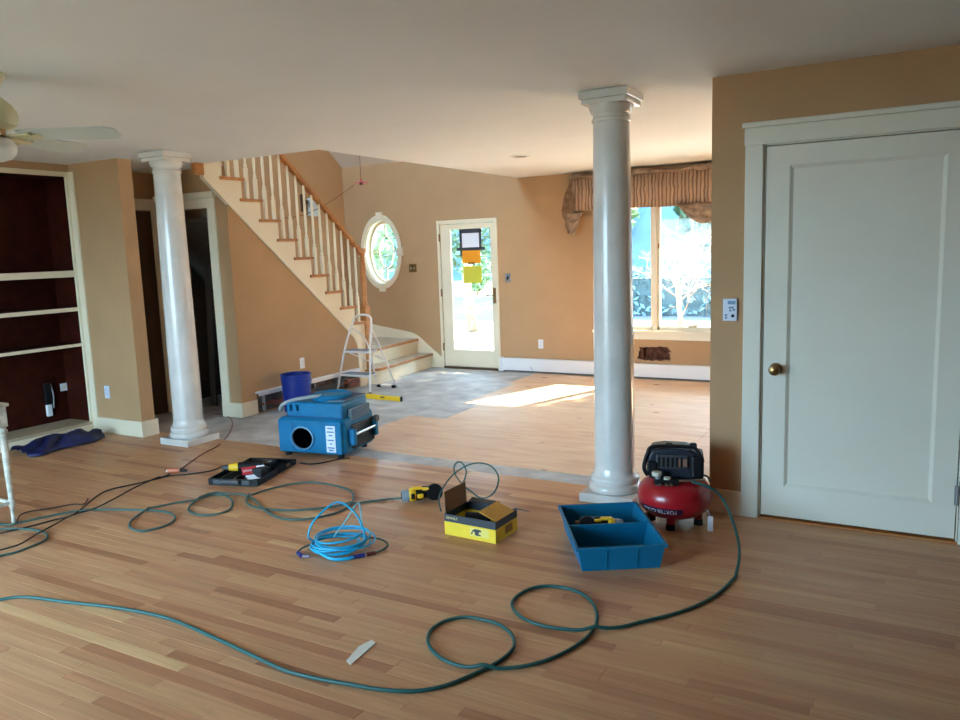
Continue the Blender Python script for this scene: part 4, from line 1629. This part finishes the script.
# =================================================================== BLUE COILED HOSE
cc = onz(341, 549)
co = tag(empty('coiled_hose', (cc.x, cc.y, 0), YAW), 'bright blue coiled air hose with one loop standing up', 'hose')
hp = []
turns, seg_ = 6, 40
for i in range(turns * seg_ + 1):
    t = 2 * math.pi * i / seg_
    k = i / (turns * seg_)
    r = .125 + .022 * math.sin(i * .13) + .012 * math.sin(i * .041 + 1)
    hp.append(Vector((r * 1.12 * math.cos(t) + .01 * math.sin(i * .05), r * math.sin(t), .012 + .055 * k + .008 * (1 + math.sin(i * .19)))))
MB().tube(hp, .0055, 8).build('coil', COILB, co, smooth=True)
up_ = [Vector((-.135, -.02, .055)), Vector((-.155, -.06, .1)), Vector((-.125, -.04, .175)), Vector((-.04, -.0, .245)), Vector((.02, .01, .25)), Vector((.09, .0, .19)), Vector((.125, -.01, .11)), Vector((.13, -.03, .05)), Vector((.09, -.1, .03)), Vector((0, -.135, .02)), Vector((-.09, -.11, .03)), Vector((-.13, -.05, .05))]
MB().tube(up_, .0055, 8, sub=6).build('upright_loop', COILB, co, smooth=True)
MB().tube([Vector((-.04, .02, .06)), Vector((.02, .07, .13)), Vector((.07, .12, .2)), Vector((.085, .16, .19)), Vector((.1, .12, .1)), Vector((.12, .06, .05))], .004, 8, sub=6).build('pale_strand', mat('pale_blue_hose', (120, 190, 210), .4), co, smooth=True)
oa, ob_ = [Vector((.1, .06, .04)), Vector((.2, .05, .03)), Vector((.25, .0, .015)), Vector((.22, -.075, .012)), Vector((.16, -.115, .012))], [Vector((-.13, .04, .03)), Vector((-.2, -.02, .02)), Vector((-.215, -.08, .012)), Vector((-.17, -.1, .012))]
MB().tube(oa, .0055, 8, sub=6).build('hose_end', HOSE2, co, smooth=True)
MB().tube(ob_, .0055, 8, sub=6).build('hose_end', HOSE2, co, smooth=True)
MB().tube([Vector((-.1, -.1, .03)), Vector((-.02, -.165, .014)), Vector((.06, -.165, .012)), Vector((.09, -.15, .012))], .009, 8, sub=5).build('hose_end', COILB, co, smooth=True)
MB().cyl((.07, -.155, .012), (.145, -.125, .012), .0105, n=12).build('fitting_sleeve', NAVY, co, smooth='auto')
MB().cyl((.155, -.12, .012), (.195, -.1, .012), .011, n=12).build('coupler', mat('dark_red_coupler', (90, 36, 34), .4), co, smooth='auto')
MB().cyl((-.215, -.065, .012), (-.185, -.105, .012), .0105, n=12).build('fitting_sleeve', NAVY, co, smooth='auto')
MB().cyl((-.18, -.11, .012), (-.14, -.12, .012), .008, n=12).build('coupler', mat('dull_purple_grey', (120, 110, 130), .5), co, smooth='auto')

# =================================================================== NAILER ON FLOOR
na, nb = onz(402, 503), onz(446, 505)
nang = math.atan2((nb - na).y, (nb - na).x)


def nailer(name, loc, rz, label, roll=0.0):
    e = tag(empty(name, loc, rz), label, 'nail gun')
    Rr = Matrix.Rotation(roll, 4, 'X')

    def C(n_, m, p0, p1, r0, r1=None, n=18):
        MB().cyl(p0, p1, r0, r1, n).build(n_, m, e, smooth='auto')
    C('rear_cap', mat('silver_cap', (130, 142, 150), .5), (0, 0, .045), (.03, 0, .045), .034, .04)
    C('cap_bore', BLACK, (-.003, 0, .045), (.002, 0, .045), .024)
    C('cap_ring', mat('silver_cap', (168, 178, 184)), (.03, 0, .045), (.045, 0, .045), .04, .039)
    MB().lathe([(.038, 0), (.043, .01), (.043, .034), (.038, .042)], (.045, 0, .047), 20, Matrix.Rotation(math.pi / 2, 4, 'Y')).build('cylinder_housing', YEL, e, smooth='auto')
    MB().lathe([(.036, 0), (.038, .02), (.032, .05), (.02, .08)], (.086, 0, .047), 20, Matrix.Rotation(math.pi / 2, 4, 'Y')).build('front_housing', BLACK, e, smooth='auto')
    bx('side_cover', BLACK, .055, .08, -.046, -.03, .03, .066, e, .006)
    bx('yellow_guard', YEL, .095, .135, -.046, -.028, .03, .06, e, .008)
    bx('top_cover', YEL, .06, .13, -.02, .02, .08, .096, e, .008)
    MB().tube([(.09, .0, .06), (.12, .05, .05), (.18, .085, .04), (.24, .1, .034)], [.034, .032, .03, .03], 12, sub=4).build('handle', BLACK, e, smooth=True)
    C('nose', DGREY, (.14, 0, .05), (.24, -.02, .036), .018, .013)
    MB().lathe([(0, -.035), (.05, -.035), (.052, -.028), (.052, .028), (.048, .035), (0, .035)], (.205, -.01, .056), 24, Matrix.Rotation(math.radians(70), 4, 'X')).build('coil_magazine', BLACK, e, smooth='auto')
    bx('trigger', DGREY, .105, .125, .03, .05, .03, .06, e, .004)
    MB().cyl((.13, -.015, .085), (.17, -.03, .085), .01, n=10).build('depth_wheel', YEL, e, smooth='auto')
    C('air_fitting', BRASS, (.24, .1, .034), (.265, .106, .032), .009)
    return e


nailer('coil_nailer', (na.x, na.y, 0), nang + .42, 'yellow and black nail gun on the floor left of the yellow box')

# hose looping up behind the box
lp = [(441, 511, 3.74), (439, 498, 3.86), (444.7, 485, 3.95), (454, 474, 4.02), (466, 466, 4.06), (477.5, 463, 4.08), (489, 465, 4.06), (496.5, 472, 4.04), (498.6, 480.6, 4.0), (495, 491, 3.97), (488, 497, 3.95), (480, 497.6, 3.95), (471.7, 492, 3.97), (463, 485, 4.0), (455.6, 475, 4.05), (454, 467.5, 4.08), (457, 462.4, 4.1), (462, 463, 4.1), (466, 470, 4.06), (465, 478, 4.02), (461.5, 486, 3.97), (458, 497, 3.9), (455, 505, 3.86)]
pts = spline([ony(a, b, c) for a, b, c in lp], 5)
pts = [Vector((p.x, p.y, max(p.z, .006))) for p in pts]
place_cable('air_hose', pts, .0048, HOSE, 'thin green hose looping upright behind the yellow box', 'hose')

# =================================================================== YELLOW BOX
bl, bf, br = onz(445, 534), onz(496, 544), onz(518, 530)
bang = math.atan2((bf - bl).y, (bf - bl).x)
BW, BD, BH = (bf - bl).length, (br - bf).length, .118
yb_ = tag(empty('cardboard_box', (bl.x, bl.y, 0), bang), 'open yellow and black cardboard box with raised flaps', 'box')
t = .004
zb = .076


def wallset(m, z0, z1, name):
    mb = MB().box(0, BW, 0, t, z0, z1).box(0, BW, BD - t, BD, z0, z1).box(0, t, t, BD - t, z0, z1).box(BW - t, BW, t, BD - t, z0, z1)
    mb.build(name, m, yb_)


wallset(BOXY, 0, zb, 'yellow_sides')
wallset(BOXK, zb, BH, 'black_band')
bx('bottom', CARD, t, BW - t, t, BD - t, 0, .006, yb_)


def flap(name, m, quad, th=.004):
    a, b, c, d = [Vector(q) for q in quad]
    nrm = (b - a).cross(d - a).normalized() * th
    MB().add([a, b, c, d, a + nrm, b + nrm, c + nrm, d + nrm], [(0, 3, 2, 1), (4, 5, 6, 7), (0, 1, 5, 4), (1, 2, 6, 5), (2, 3, 7, 6), (3, 0, 4, 7)]).build(name, m, yb_)


flap('end_flap', CARD, [(0, .01, BH), (0, BD - .01, BH), (-.004, BD - .01, BH + .12), (-.004, .01, BH + .12)])
flap('end_flap', CARDY, [(BW, 0.01, BH), (BW, BD - .03, BH), (BW - .11, BD - .03, BH + .038), (BW - .11, .01, BH + .038)])
flap('end_flap_back', BOXK, [(BW - .02, BD, BH), (BW + .06, BD, BH), (BW + .065, BD + .03, BH - .012), (BW - .02, BD + .03, BH - .006)])
flap('side_flap', BOXK, [(.01, BD, BH), (BW * .6, BD, BH), (BW * .6, BD + .04, BH + .012), (.01, BD + .04, BH + .012)])
text_on('lettering', 'DEWALT', .019, mat('print_cream_yellow', (240, 222, 140), .6), yb_, T(.05, -.0006, .098) @ Matrix.Rotation(math.pi / 2, 4, 'X'))
pr_ = MB()
pr_.prism([(.17, .03), (.185, .055), (.2, .062), (.235, .06), (.24, .05), (.225, .047), (.22, .035), (.235, .032), (.235, .026), (.2, .026), (.195, .045), (.185, .045), (.18, .028)], 'y', -.0006, 0)
pr_.build('printed_tool_picture', BOXK, yb_)
bx('printed_panel', mat('pale_yellow_print', (232, 214, 110), .6), .165, .285, -.0004, 0, .02, .068, yb_)
bx('printed_panel', mat('dark_yellow_print', (150, 116, 30), .6), BW, BW + .0005, .1, .18, .02, .065, yb_)
# tool inside the box
ib = tag(empty('boxed_tool', (yb_.location.x, yb_.location.y, .006), bang), 'dark tool lying inside the open yellow box', 'tool')
MB().cyl((.08, .1, .055), (.2, .15, .055), .045, n=18).build('body', BLACK, ib, smooth='auto')
bx('foam_insert', DGREY, .02, BW - .02, .02, BD - .02, 0, .02, ib, .004)

# =================================================================== BLUE BIN
bang2 = math.atan2(1.533 - 1.344 + 2.0 - 2.0, -1.043 + 1.355)
A = onz(577.8, 548.7, .125)
Bq = onz(666, 544.6, .125)
Cq = onz(636, 502, .125)
Dq = onz(560.4, 506, .125)
bw_ = (Bq - A).length
bd_ = ((Cq - Bq).length + (Dq - A).length) / 2
ba = math.atan2((Bq - A).y, (Bq - A).x)
bn = tag(empty('parts_bin', (A.x, A.y, 0), ba), 'shallow blue plastic bin with a divider in front of the right column', 'bin')
HB = .125
ins = .022


def bin_shell():
    m = MB()
    t_ = .006
    o0 = [(ins, ins), (bw_ - ins, ins), (bw_ - ins, bd_ - ins), (ins, bd_ - ins)]
    o1 = [(0, 0), (bw_, 0), (bw_, bd_), (0, bd_)]
    i1 = [(t_, t_), (bw_ - t_, t_), (bw_ - t_, bd_ - t_), (t_, bd_ - t_)]
    i0 = [(ins + t_, ins + t_), (bw_ - ins - t_, ins + t_), (bw_ - ins - t_, bd_ - ins - t_), (ins + t_, bd_ - ins - t_)]
    vs = [(x, y, 0) for x, y in o0] + [(x, y, HB) for x, y in o1] + [(x, y, HB) for x, y in i1] + [(x, y, .006) for x, y in i0]
    fs = [(3, 2, 1, 0), (12, 13, 14, 15)]
    for a_, b_ in ((0, 4), (4, 8), (8, 12)):
        fs += [(a_ + i, a_ + (i + 1) % 4, b_ + (i + 1) % 4, b_ + i) for i in range(4)]
    m.add(vs, fs)
    return m


bin_shell().build('shell', BINB, bn, bevel=.004)
rim = MB()
for (x0, x1, y0, y1) in ((-.01, bw_ + .01, -.01, .006), (-.01, bw_ + .01, bd_ - .006, bd_ + .01), (-.01, .006, .006, bd_ - .006), (bw_ - .006, bw_ + .01, .006, bd_ - .006)):
    rim.box(x0, x1, y0, y1, HB - .012, HB + .002)
rim.build('rim', BINB, bn, bevel=.003)
dv = bd_ * .52
MB().frustum((ins, bw_ - ins, dv - .006, dv + .006), (.004, bw_ - .004, dv - .004, dv + .004), .006, HB - .004).build('divider', BINB, bn)
for x in (bw_ * .33, bw_ * .68):
    MB().add([(x - .003, ins - .004, .012), (x + .003, ins - .004, .012), (x + .003, -.004 + .004, HB - .02), (x - .003, 0, HB - .02), (x - .003, ins + .004, .012), (x + .003, ins + .004, .012), (x + .003, .008, HB - .02), (x - .003, .008, HB - .02)],
             [(0, 1, 2, 3), (4, 7, 6, 5), (0, 3, 7, 4), (1, 5, 6, 2), (0, 4, 5, 1), (3, 2, 6, 7)]).build('front_rib', BINB, bn)
# nailer in the bin's rear compartment
cb_ = Matrix.Rotation(ba, 4, 'Z')
npos = A + (cb_ @ Vector((.31, dv + .1, 0)))
n2 = nailer('coil_nailer', (npos.x, npos.y, .03), ba + math.pi - .06, 'black and yellow nail gun inside the blue bin')
n2.scale = (.92, -.92, .92)
bpos = A + (cb_ @ Vector((bw_ * .62, dv * .45, 0)))
o = tag(empty('loose_nails', (bpos.x, bpos.y, .0065), ba), 'thin strip of nails on the floor of the blue bin', 'nails')
for i in range(8):
    MB().cyl((-.06 + i * .017, 0, .004), (-.06 + i * .017, .04, .004), .002, n=6).build('nail', CHROME, o)

# =================================================================== RED COMPRESSOR
cp = tag(empty('air_compressor', (CXc, CYc, 0), YAW * .55), 'red pancake air compressor with black motor shroud beside the wall end', 'compressor')
TR = .203
tank = [(0, .045), (.08, .048), (.14, .062), (.18, .09), (.198, .12), (TR, .15), (TR, .175), (.198, .2), (.178, .23), (.14, .252), (.08, .266), (0, .27)]
MB().lathe(tank, n=48).build('tank', RED, cp, smooth=True)
MB().lathe([(TR - .002, .16), (TR + .0025, .161), (TR + .0025, .168), (TR - .002, .169)], n=48, caps=False).build('weld_seam', RED, cp, smooth='auto')
for a in (-100, -10, 80, 170):
    ax, ay = math.cos(math.radians(a)), math.sin(math.radians(a))
    l = MB().cyl((ax * .13, ay * .13, .03), (ax * .13, ay * .13, .1), .022, .026, n=14)
    lo = l.build('leg', RED, cp, smooth='auto')
    MB().cyl((ax * .13, ay * .13, 0), (ax * .13, ay * .13, .034), .026, .024, n=14).build('rubber_foot', RUBBER, lo, smooth='auto')
# lettering wrapped around the lower tank (label band upside down as in the picture)
vs, fs = text_geo('PORTER CABLE', .03)


def wrap(x, z, up_sign=-1, r_off=.002, a0=-116):
    ang = math.radians(a0) + up_sign * x / TR
    zz = .12 + up_sign * z
    # radius of the tank at this height
    rr_ = TR
    for (r0, z0), (r1, z1) in zip(tank, tank[1:]):
        if z0 <= zz <= z1 and z1 > z0:
            rr_ = r0 + (r1 - r0) * (zz - z0) / (z1 - z0)
            break
    return ((rr_ + r_off) * math.cos(ang), (rr_ + r_off) * math.sin(ang), zz)


band = MB()
nb_ = 24
bv, bf_ = [], []
for i in range(nb_ + 1):
    x = -.135 + .27 * i / nb_
    for z in (-.018, 0, .018):
        bv.append(wrap(x, z, -1, .0012))
for i in range(nb_):
    for k_ in range(2):
        q = i * 3 + k_
        bf_.append((q, q + 3, q + 4, q + 1))
band.add(bv, bf_).build('label_band', mat('label_navy', (40, 14, 40), .4), cp, smooth=True)
MB().add([wrap(v[0], v[1], -1, .0022) for v in vs], fs).build('lettering', mat('lettering_pale', (214, 208, 226), .5), cp)
# motor shroud
shp = [(-.14, .265), (-.15, .32), (-.145, .39), (-.12, .43), (-.05, .44), (.06, .436), (.115, .42), (.14, .385), (.148, .32), (.14, .265)]
MB().prism(shp, 'y', -.07, .12).build('motor_shroud', mat('shroud_blue_black', (30, 38, 52), .45), cp, smooth='auto', bevel=.014, seg=3)
bx('shroud_plate', DGREY, -.1, .07, -.084, -.068, .33, .405, cp, .008)
for i in range(6):
    bx('cooling_slot', BLACK, -.09 + .024 * i, -.078 + .024 * i, -.088, -.084, .34, .395, cp)
bx('side_guard', BLACK, .085, .155, -.085, .1, .275, .405, cp, .015)
bx('air_filter', BLACK, -.15, -.09, -.09, -.03, .3, .37, cp, .012)
bx('decal', mat('faded_decal', (130, 96, 80), .6), .02, .065, -.0865, -.083, .345, .385, cp)
MB().tube([(-.145, -.07, .285), (-.165, -.07, .33), (-.145, -.07, .41), (-.11, -.06, .447), (.07, -.06, .45), (.115, -.06, .435), (.15, -.07, .37)], .011, 8, sub=5).build('carry_handle', BLACK, cp, smooth=True)
for x in (-.03, .1):
    MB().lathe([(0, .0), (.02, 0), (.02, .016), (.014, .022), (0, .022)], (x, .0, .435), 14).build('handle_boss', BLACK, cp, smooth='auto')
# gauges and regulator
MB().cyl((-.09, -.12, .25), (-.09, -.12, .31), .017, n=14).build('regulator_body', GREY, cp, smooth='auto')
MB().lathe([(0, 0), (.026, 0), (.028, .01), (.026, .02), (0, .022)], (-.095, -.13, .305), 20).build('pressure_gauge', mat('gauge_white', (206, 204, 190), .3), cp, smooth='auto')
MB().lathe([(0, 0), (.019, 0), (.02, .01), (0, .013)], (-.04, -.14, .288), 18).build('pressure_gauge', mat('gauge_white', (206, 204, 190)), cp, smooth='auto')
bx('manifold', BLACK, -.11, .02, -.15, -.1, .255, .285, cp, .006)
for x in (-.08, -.045, -.02):
    MB().cyl((x, -.165, .262), (x, -.145, .262), .009, n=10).build('coupler', CHROME, cp, smooth='auto')
MB().cyl((.02, -.12, .272), (.16, -.1, .278), .009, n=10).build('manifold_pipe', CHROME, cp, smooth='auto')
MB().tube([(.12, -.07, .3), (.17, -.085, .295), (.185, -.1, .27)], .006, 8, sub=4).build('relief_cable', BLACK, cp, smooth=True)
tg = MB().box(.172, .2, -.13, -.128, .001, .085).build('hang_tag', PAPER, cp)
MB().tube([(.15, -.1, .12), (.175, -.125, .11), (.186, -.129, .08)], .0015, 5, sub=3).build('tag_string', PAPER, cp)
MB().cyl((-.14, -.12, .08), (-.155, -.14, .07), .02, n=12).build('drain_valve', BRASS, cp, smooth='auto')

# =================================================================== WHITE SCRAP ON FLOOR
z_ = .001
sp = [(346.5, 661.5), (351, 665.3), (375.6, 643.8), (372, 640.6), (359, 647)]
q = [onz(a, b, z_) for a, b in sp]
c0 = q[0]
o = MB().prism([(p.x - c0.x, p.y - c0.y) for p in q], 'z', 0, .004).build('paper_scrap', mat('scrap_white', (222, 222, 212), .6), None)
o.location = (c0.x, c0.y, z_)
tag(o, 'small white scrap of plastic on the foreground floor', 'scrap')

# =================================================================== PAPERS ON THE GLASS DOOR
Yp = YF + .012


def sheet(name, m, x0, x1, y0, y1, label, cat, th=.002):
    a, b = ony(x0, y1, Yp), ony(x1, y0, Yp)
    o_ = tag(empty(name, ((a.x + b.x) / 2, Yp, (a.z + b.z) / 2)), label, cat)
    hx_, hz_ = (b.x - a.x) / 2, (b.z - a.z) / 2
    bx('sheet', m, -hx_, hx_, 0, th, -hz_, hz_, o_)
    return o_, hx_, hz_


o, hx_, hz_ = sheet('taped_notice', PAPER, 460, 481, 229, 248.5, 'white notice framed with dark tape on the glass door', 'notice')
TP = mat('dark_grey_tape', (58, 60, 68), .6)
for (a, b, c, d) in ((-hx_ - .0, -hx_ + .035, -hz_, hz_), (hx_ - .035, hx_, -hz_, hz_), (-hx_, hx_, hz_ - .045, hz_ + .01), (-hx_ - .05, hx_ + .05, -hz_ - .03, -hz_ + .01)):
    bx('tape_strip', TP, a, b, -.0015, .001, c, d, o)
bx('tape_strip', TP, -hx_, -hx_ + .03, -.0015, .001, -hz_ - .1, -hz_ - .03, o)
o, hx_, hz_ = sheet('taped_notice', ORANGE, 462.5, 480, 249.5, 263.5, 'orange paper notice taped on the glass door', 'notice')
bx('tape_strip', mat('brown_tape', (130, 80, 20), .6), -.05, .05, -.0015, .001, -hz_ - .012, -hz_ + .012, o)
sheet('taped_notice', YPAPER, 463.5, 481.5, 266, 283, 'yellow paper notice taped lowest on the glass door', 'notice')

# =================================================================== HANGING CORD AND RED LAMP, PICTURE ON STAIR WALL
Yl = 7.6
hp_ = ony(361, 182, Yl)
o = tag(empty('hanging_lamp', hp_), 'small red shade hanging on a thin cord in the stairwell', 'lamp')
MB().lathe([(0, .03), (.014, .028), (.018, .012), (.05, .0), (.09, -.006), (.088, -.012), (.04, -.008), (0, -.002)], n=20).build('shade', REDL, o, smooth='auto')
MB().lathe([(0, -.0), (.02, -.005), (.022, -.03), (0, -.04)], n=14).build('socket', mat('maroon_socket', (90, 40, 30), .5), o, smooth='auto')
ztop = 2.757 + SL * (YF - Yl)
MB().cyl((0, 0, .03), (.0, 0, ztop - hp_.z - .003), .004, n=6).build('suspension_cord', mat('brown_cord', (120, 84, 60), .7), o)
w1 = [(282, 218, 6.3), (292, 217.5, 6.5), (303, 215, 6.7), (315, 210, 6.95), (328, 203, 7.2), (343, 193, 7.42), (354, 185, Yl)]
pts = spline([ony(a, b, c) for a, b, c in w1], 5)
place_cable('lamp_wire', pts, .004, mat('brown_cord', (120, 84, 60)), 'thin wire drooping from the red hanging shade to the stair balusters', 'wire')
pq = onx(306, 206, -7.2)
o = tag(empty('wall_sconce', (-7.2, pq.y, pq.z)), 'dark bracket with pale blue glass on the stair wall', 'sconce')
bx('back_plate', DBROWN, 0, .02, -.11, -.03, -.08, .15, o, .006)
bx('bracket', DBROWN, .02, .1, -.08, -.05, .02, .07, o, .006)
bx('glass_shade', mat('pale_blue_glass', (190, 206, 214), .3), .03, .13, -.02, .1, -.14, .1, o, .02)

# =================================================================== CLOSET CONTENTS (dark opening)
o = tag(empty('plank_bundle', (-6.62, 5.8, SUB)), 'dark boards leaning in the shadow of the opening beside the stairs', 'boards')
for i, (x, y, h, ti) in enumerate(((.0, .0, 1.5, .05), (.13, .05, 1.42, .07), (.27, -.02, 1.52, .03))):
    M = T(x, y, .0) @ Matrix.Rotation(ti, 4, 'Y')
    MB().box(-.04, .04, -.012, .012, 0.003, h, M).build('board', mat('grey_old_board', (84, 80, 74), .8), o)

# =================================================================== OUTSIDE
gr = struct(bx('ground', GRAVEL, -40, 40, YF + .16, 70, -.3, -.15), 'pale gravel ground outside the windows')
pv = struct(bx('pavement', ASPH, -34, 10, 16.5, 25.0, -.16, -.145), 'grey driveway outside the front door')
g2_ = struct(bx('ground_back', mat('weathered_deck', (128, 122, 106), .9, noise=.15, nscale=2), -40, 40, -60, BACK_Y - .15, -.3, -.15), 'weathered grey deck behind the house')
st_ = struct(bx('doorstep', mat('concrete', (190, 188, 184), .9, noise=.1), -6.2, -4.2, YF + .17, 10.4, -.16, -.04), 'concrete step outside the glass front door')


def leafy(name, x, y, h, r, m, label, cat, n=1600, shape='round', ls=.12):
    rn = random.Random(int(abs(x * 37 + y * 91) * 10))
    e = tag(empty(name, (x, y, -.15)), label, cat)
    MB().tube([(0, 0, 0), (.05, 0, h * .4), (0, .05, h * .85)], [r * .08 + .02, r * .06 + .015, .01], 8, sub=3).build('trunk', BARK, e, smooth=True)
    f = MB()
    for _ in range(n):
        u = rn.random()
        a = rn.random() * 2 * math.pi
        if shape == 'cone':
            z = h * (.08 + .92 * u)
            rad = r * (1 - u) ** .8 * math.sqrt(rn.random()) + .03
        elif shape == 'crown':
            z = h * (.4 + .6 * u)
            rad = r * math.sqrt(max(.02, 1 - (2 * u - 1) ** 4)) * math.sqrt(rn.random())
        else:
            z = h * (.12 + .86 * u)
            rad = r * math.sqrt(max(.02, 1 - (2 * u - 1) ** 2)) * math.sqrt(rn.random())
        c = Vector((rad * math.cos(a), rad * math.sin(a), z))
        d1_ = Vector((rn.gauss(0, 1), rn.gauss(0, 1), rn.gauss(0, .7))).normalized()
        d2_ = d1_.orthogonal().normalized()
        s = ls * rn.uniform(.5, 1.2)
        f.add([c - d1_ * s, c + d2_ * s * .4, c + d1_ * s, c - d2_ * s * .4], [(0, 1, 2, 3)])
    f.build('foliage', m, e)['kind'] = 'stuff'
    return e


def bare(name, x, y, h, label, cat, seed, m=BARK, spread=.5, depth=4, r0=.06, kids=(2, 3, 3)):
    rn = random.Random(seed)
    e = tag(empty(name, (x, y, -.15)), label, cat)
    tr, tw = MB(), MB()

    def grow(p, d, l, r, k):
        q = p + d * l
        mid_ = (p + q) / 2 + Vector((rn.gauss(0, .06), rn.gauss(0, .06), 0)) * l
        (tr if k >= depth - 1 else tw).tube([p, mid_, q], [r, r * .8, r * .62], 5)
        if k == 0:
            return
        for _ in range(rn.choice(kids)):
            nd = (d + Vector((rn.gauss(0, spread), rn.gauss(0, spread), rn.gauss(.1, spread * .6)))).normalized()
            grow(q if rn.random() < .7 else mid_, nd, l * rn.uniform(.6, .82), r * .6, k - 1)
    grow(Vector((0, 0, 0)), Vector((0, 0, 1)), h * .3, r0, depth)
    tr.build('trunk', m, e, smooth=True)
    tw.build('twigs', m, e, smooth=True)['kind'] = 'stuff'
    return e


hill = MB()
hv_, hf_ = [], []
rn_ = random.Random(4)
for i in range(61):
    x = -60 + 2 * i
    top = 13 + 2.5 * math.sin(i * .35) + rn_.uniform(-.8, .8)
    for (yy_, zz_) in ((38, -.3), (46, top * .55), (54, top)):
        hv_.append((x, yy_ + rn_.uniform(-.6, .6), zz_))
for i in range(60):
    for k_ in range(2):
        a_ = i * 3 + k_
        hf_.append((a_, a_ + 3, a_ + 4, a_ + 1))
struct(hill.add(hv_, hf_).build('hill', mat('dark_backdrop_hill', (44, 74, 92), .95, rgb2=(28, 50, 60), nscale=.5)), 'blue-green wooded hill added as a dark backdrop far outside')  # added hill, its dark blue stands in for sky that clips white
leafy('evergreen_tree', -16.6, 28.5, 9.5, 2.2, LEAFD, 'dark evergreen seen through the left of the glass front door', 'tree', 2200, 'cone', .24)
leafy('evergreen_tree', -21.6, 29.0, 9.2, 2.2, LEAFD, 'evergreen standing behind the driveway, left of the glass door view', 'tree', 2200, 'cone', .24)
leafy('evergreen_tree', -11.2, 28.4, 10.0, 2.4, LEAFL, 'pale green tree added to shade the driveway beyond the front door', 'tree', 6000, 'round', .3)  # added where its shadow falls on the driveway
leafy('evergreen_tree', -6.0, 28.4, 10.0, 2.2, LEAFD, 'broad dark tree added to shade the driveway, at the top of the picture window', 'tree', 6000, 'round', .3)  # second tree added to throw shade over the driveway
leafy('shrub', -14.7, 25.9, 1.6, .6, LEAFL, 'light green shrub beyond the grey driveway', 'shrub', 1400, 'round', .13)
leafy('shrub', -5.55, 10.9, 1.9, .3, BUFF, 'thin buff shrub close to the right edge of the front door glass', 'shrub', 220, 'round', .06)
leafy('evergreen_tree', -14.2, 15.2, 4.0, 1.2, LEAFD, 'green tree seen through the oval window', 'tree', 2000, 'cone', .18)
leafy('evergreen_tree', -17.6, 22.0, 5.0, 1.6, LEAFL, 'pale leafy tree behind the oval window tree', 'tree', 1800, 'round', .2)
leafy('sun_blocking_tree', -4.95, 14.2, 7.6, 2.0, LEAFD, 'added leafy tree blocking sun from the front door and the oval window', 'tree', 5200, 'crown', .3)  # added to stop direct sun through the front door and oval
leafy('sun_blocking_tree', .5, 13.6, 7.4, 1.35, LEAFD, 'added leafy tree blocking sun from the right window panes, hidden by the wall with the white door', 'tree', 4200, 'crown', .3)  # unseen tree, added to cut the sun through the right panes
bare('bare_bush', -3.3, 12.4, 2.7, 'wide bare bush with many pale twigs outside the picture window', 'bush', 9, spread=.8, depth=6, r0=.03, kids=(3, 3, 4))
bare('bare_bush', -4.3, 16.2, 2.8, 'smaller bare bush farther off outside the picture window', 'bush', 5, spread=.6, depth=5, r0=.05)
bare('bare_tree', -8.2, 14.2, 6.5, 'pale leaning tree trunk seen through the glass front door', 'tree', 11, spread=.35, depth=3, r0=.13)
bare('bare_tree', -10.3, 12.8, 5.5, 'bare tree outside the oval window', 'tree', 14, spread=.45, depth=4, r0=.1)


# hedge added beyond the bare bushes as dark backing over the blown-out ground
he = tag(empty('hedge', (-4.6, 18.6, -.15)), 'low dark hedge added beyond the bare bushes to darken the window view', 'hedge')
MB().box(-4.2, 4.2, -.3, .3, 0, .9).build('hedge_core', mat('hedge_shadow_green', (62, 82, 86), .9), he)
hm, rn_ = MB(), random.Random(8)
for _ in range(3600):
    c = Vector((rn_.uniform(-4.4, 4.4), rn_.uniform(-.45, .45), rn_.uniform(.03, 1.15)))
    d1_ = Vector((rn_.gauss(0, 1), rn_.gauss(0, 1), rn_.gauss(0, .7))).normalized()
    d2_ = d1_.orthogonal().normalized()
    hm.add([c - d1_ * .1, c + d2_ * .045, c + d1_ * .1, c - d2_ * .045], [(0, 1, 2, 3)])
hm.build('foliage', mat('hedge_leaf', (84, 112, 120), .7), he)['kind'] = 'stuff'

# charger lying in the lid of the tool case
ch_ = tag(empty('battery_charger', (cs.location.x, cs.location.y, .0122), cang), 'black battery charger lying in the lid of the open tool case', 'charger')
bx('body', BLACK, -.27, -.1, c1 + .05, c1 + .19, 0, .05, ch_, .014)
MB().lathe([(0, .06), (.03, .058), (.036, .05)], (-.17, c1 + .12, 0), 18).build('dock', DGREY, ch_, smooth='auto')
bx('indicator', mat('charger_label_grey', (176, 180, 184), .5), -.145, -.115, c1 + .1, c1 + .13, .05, .052, ch_)
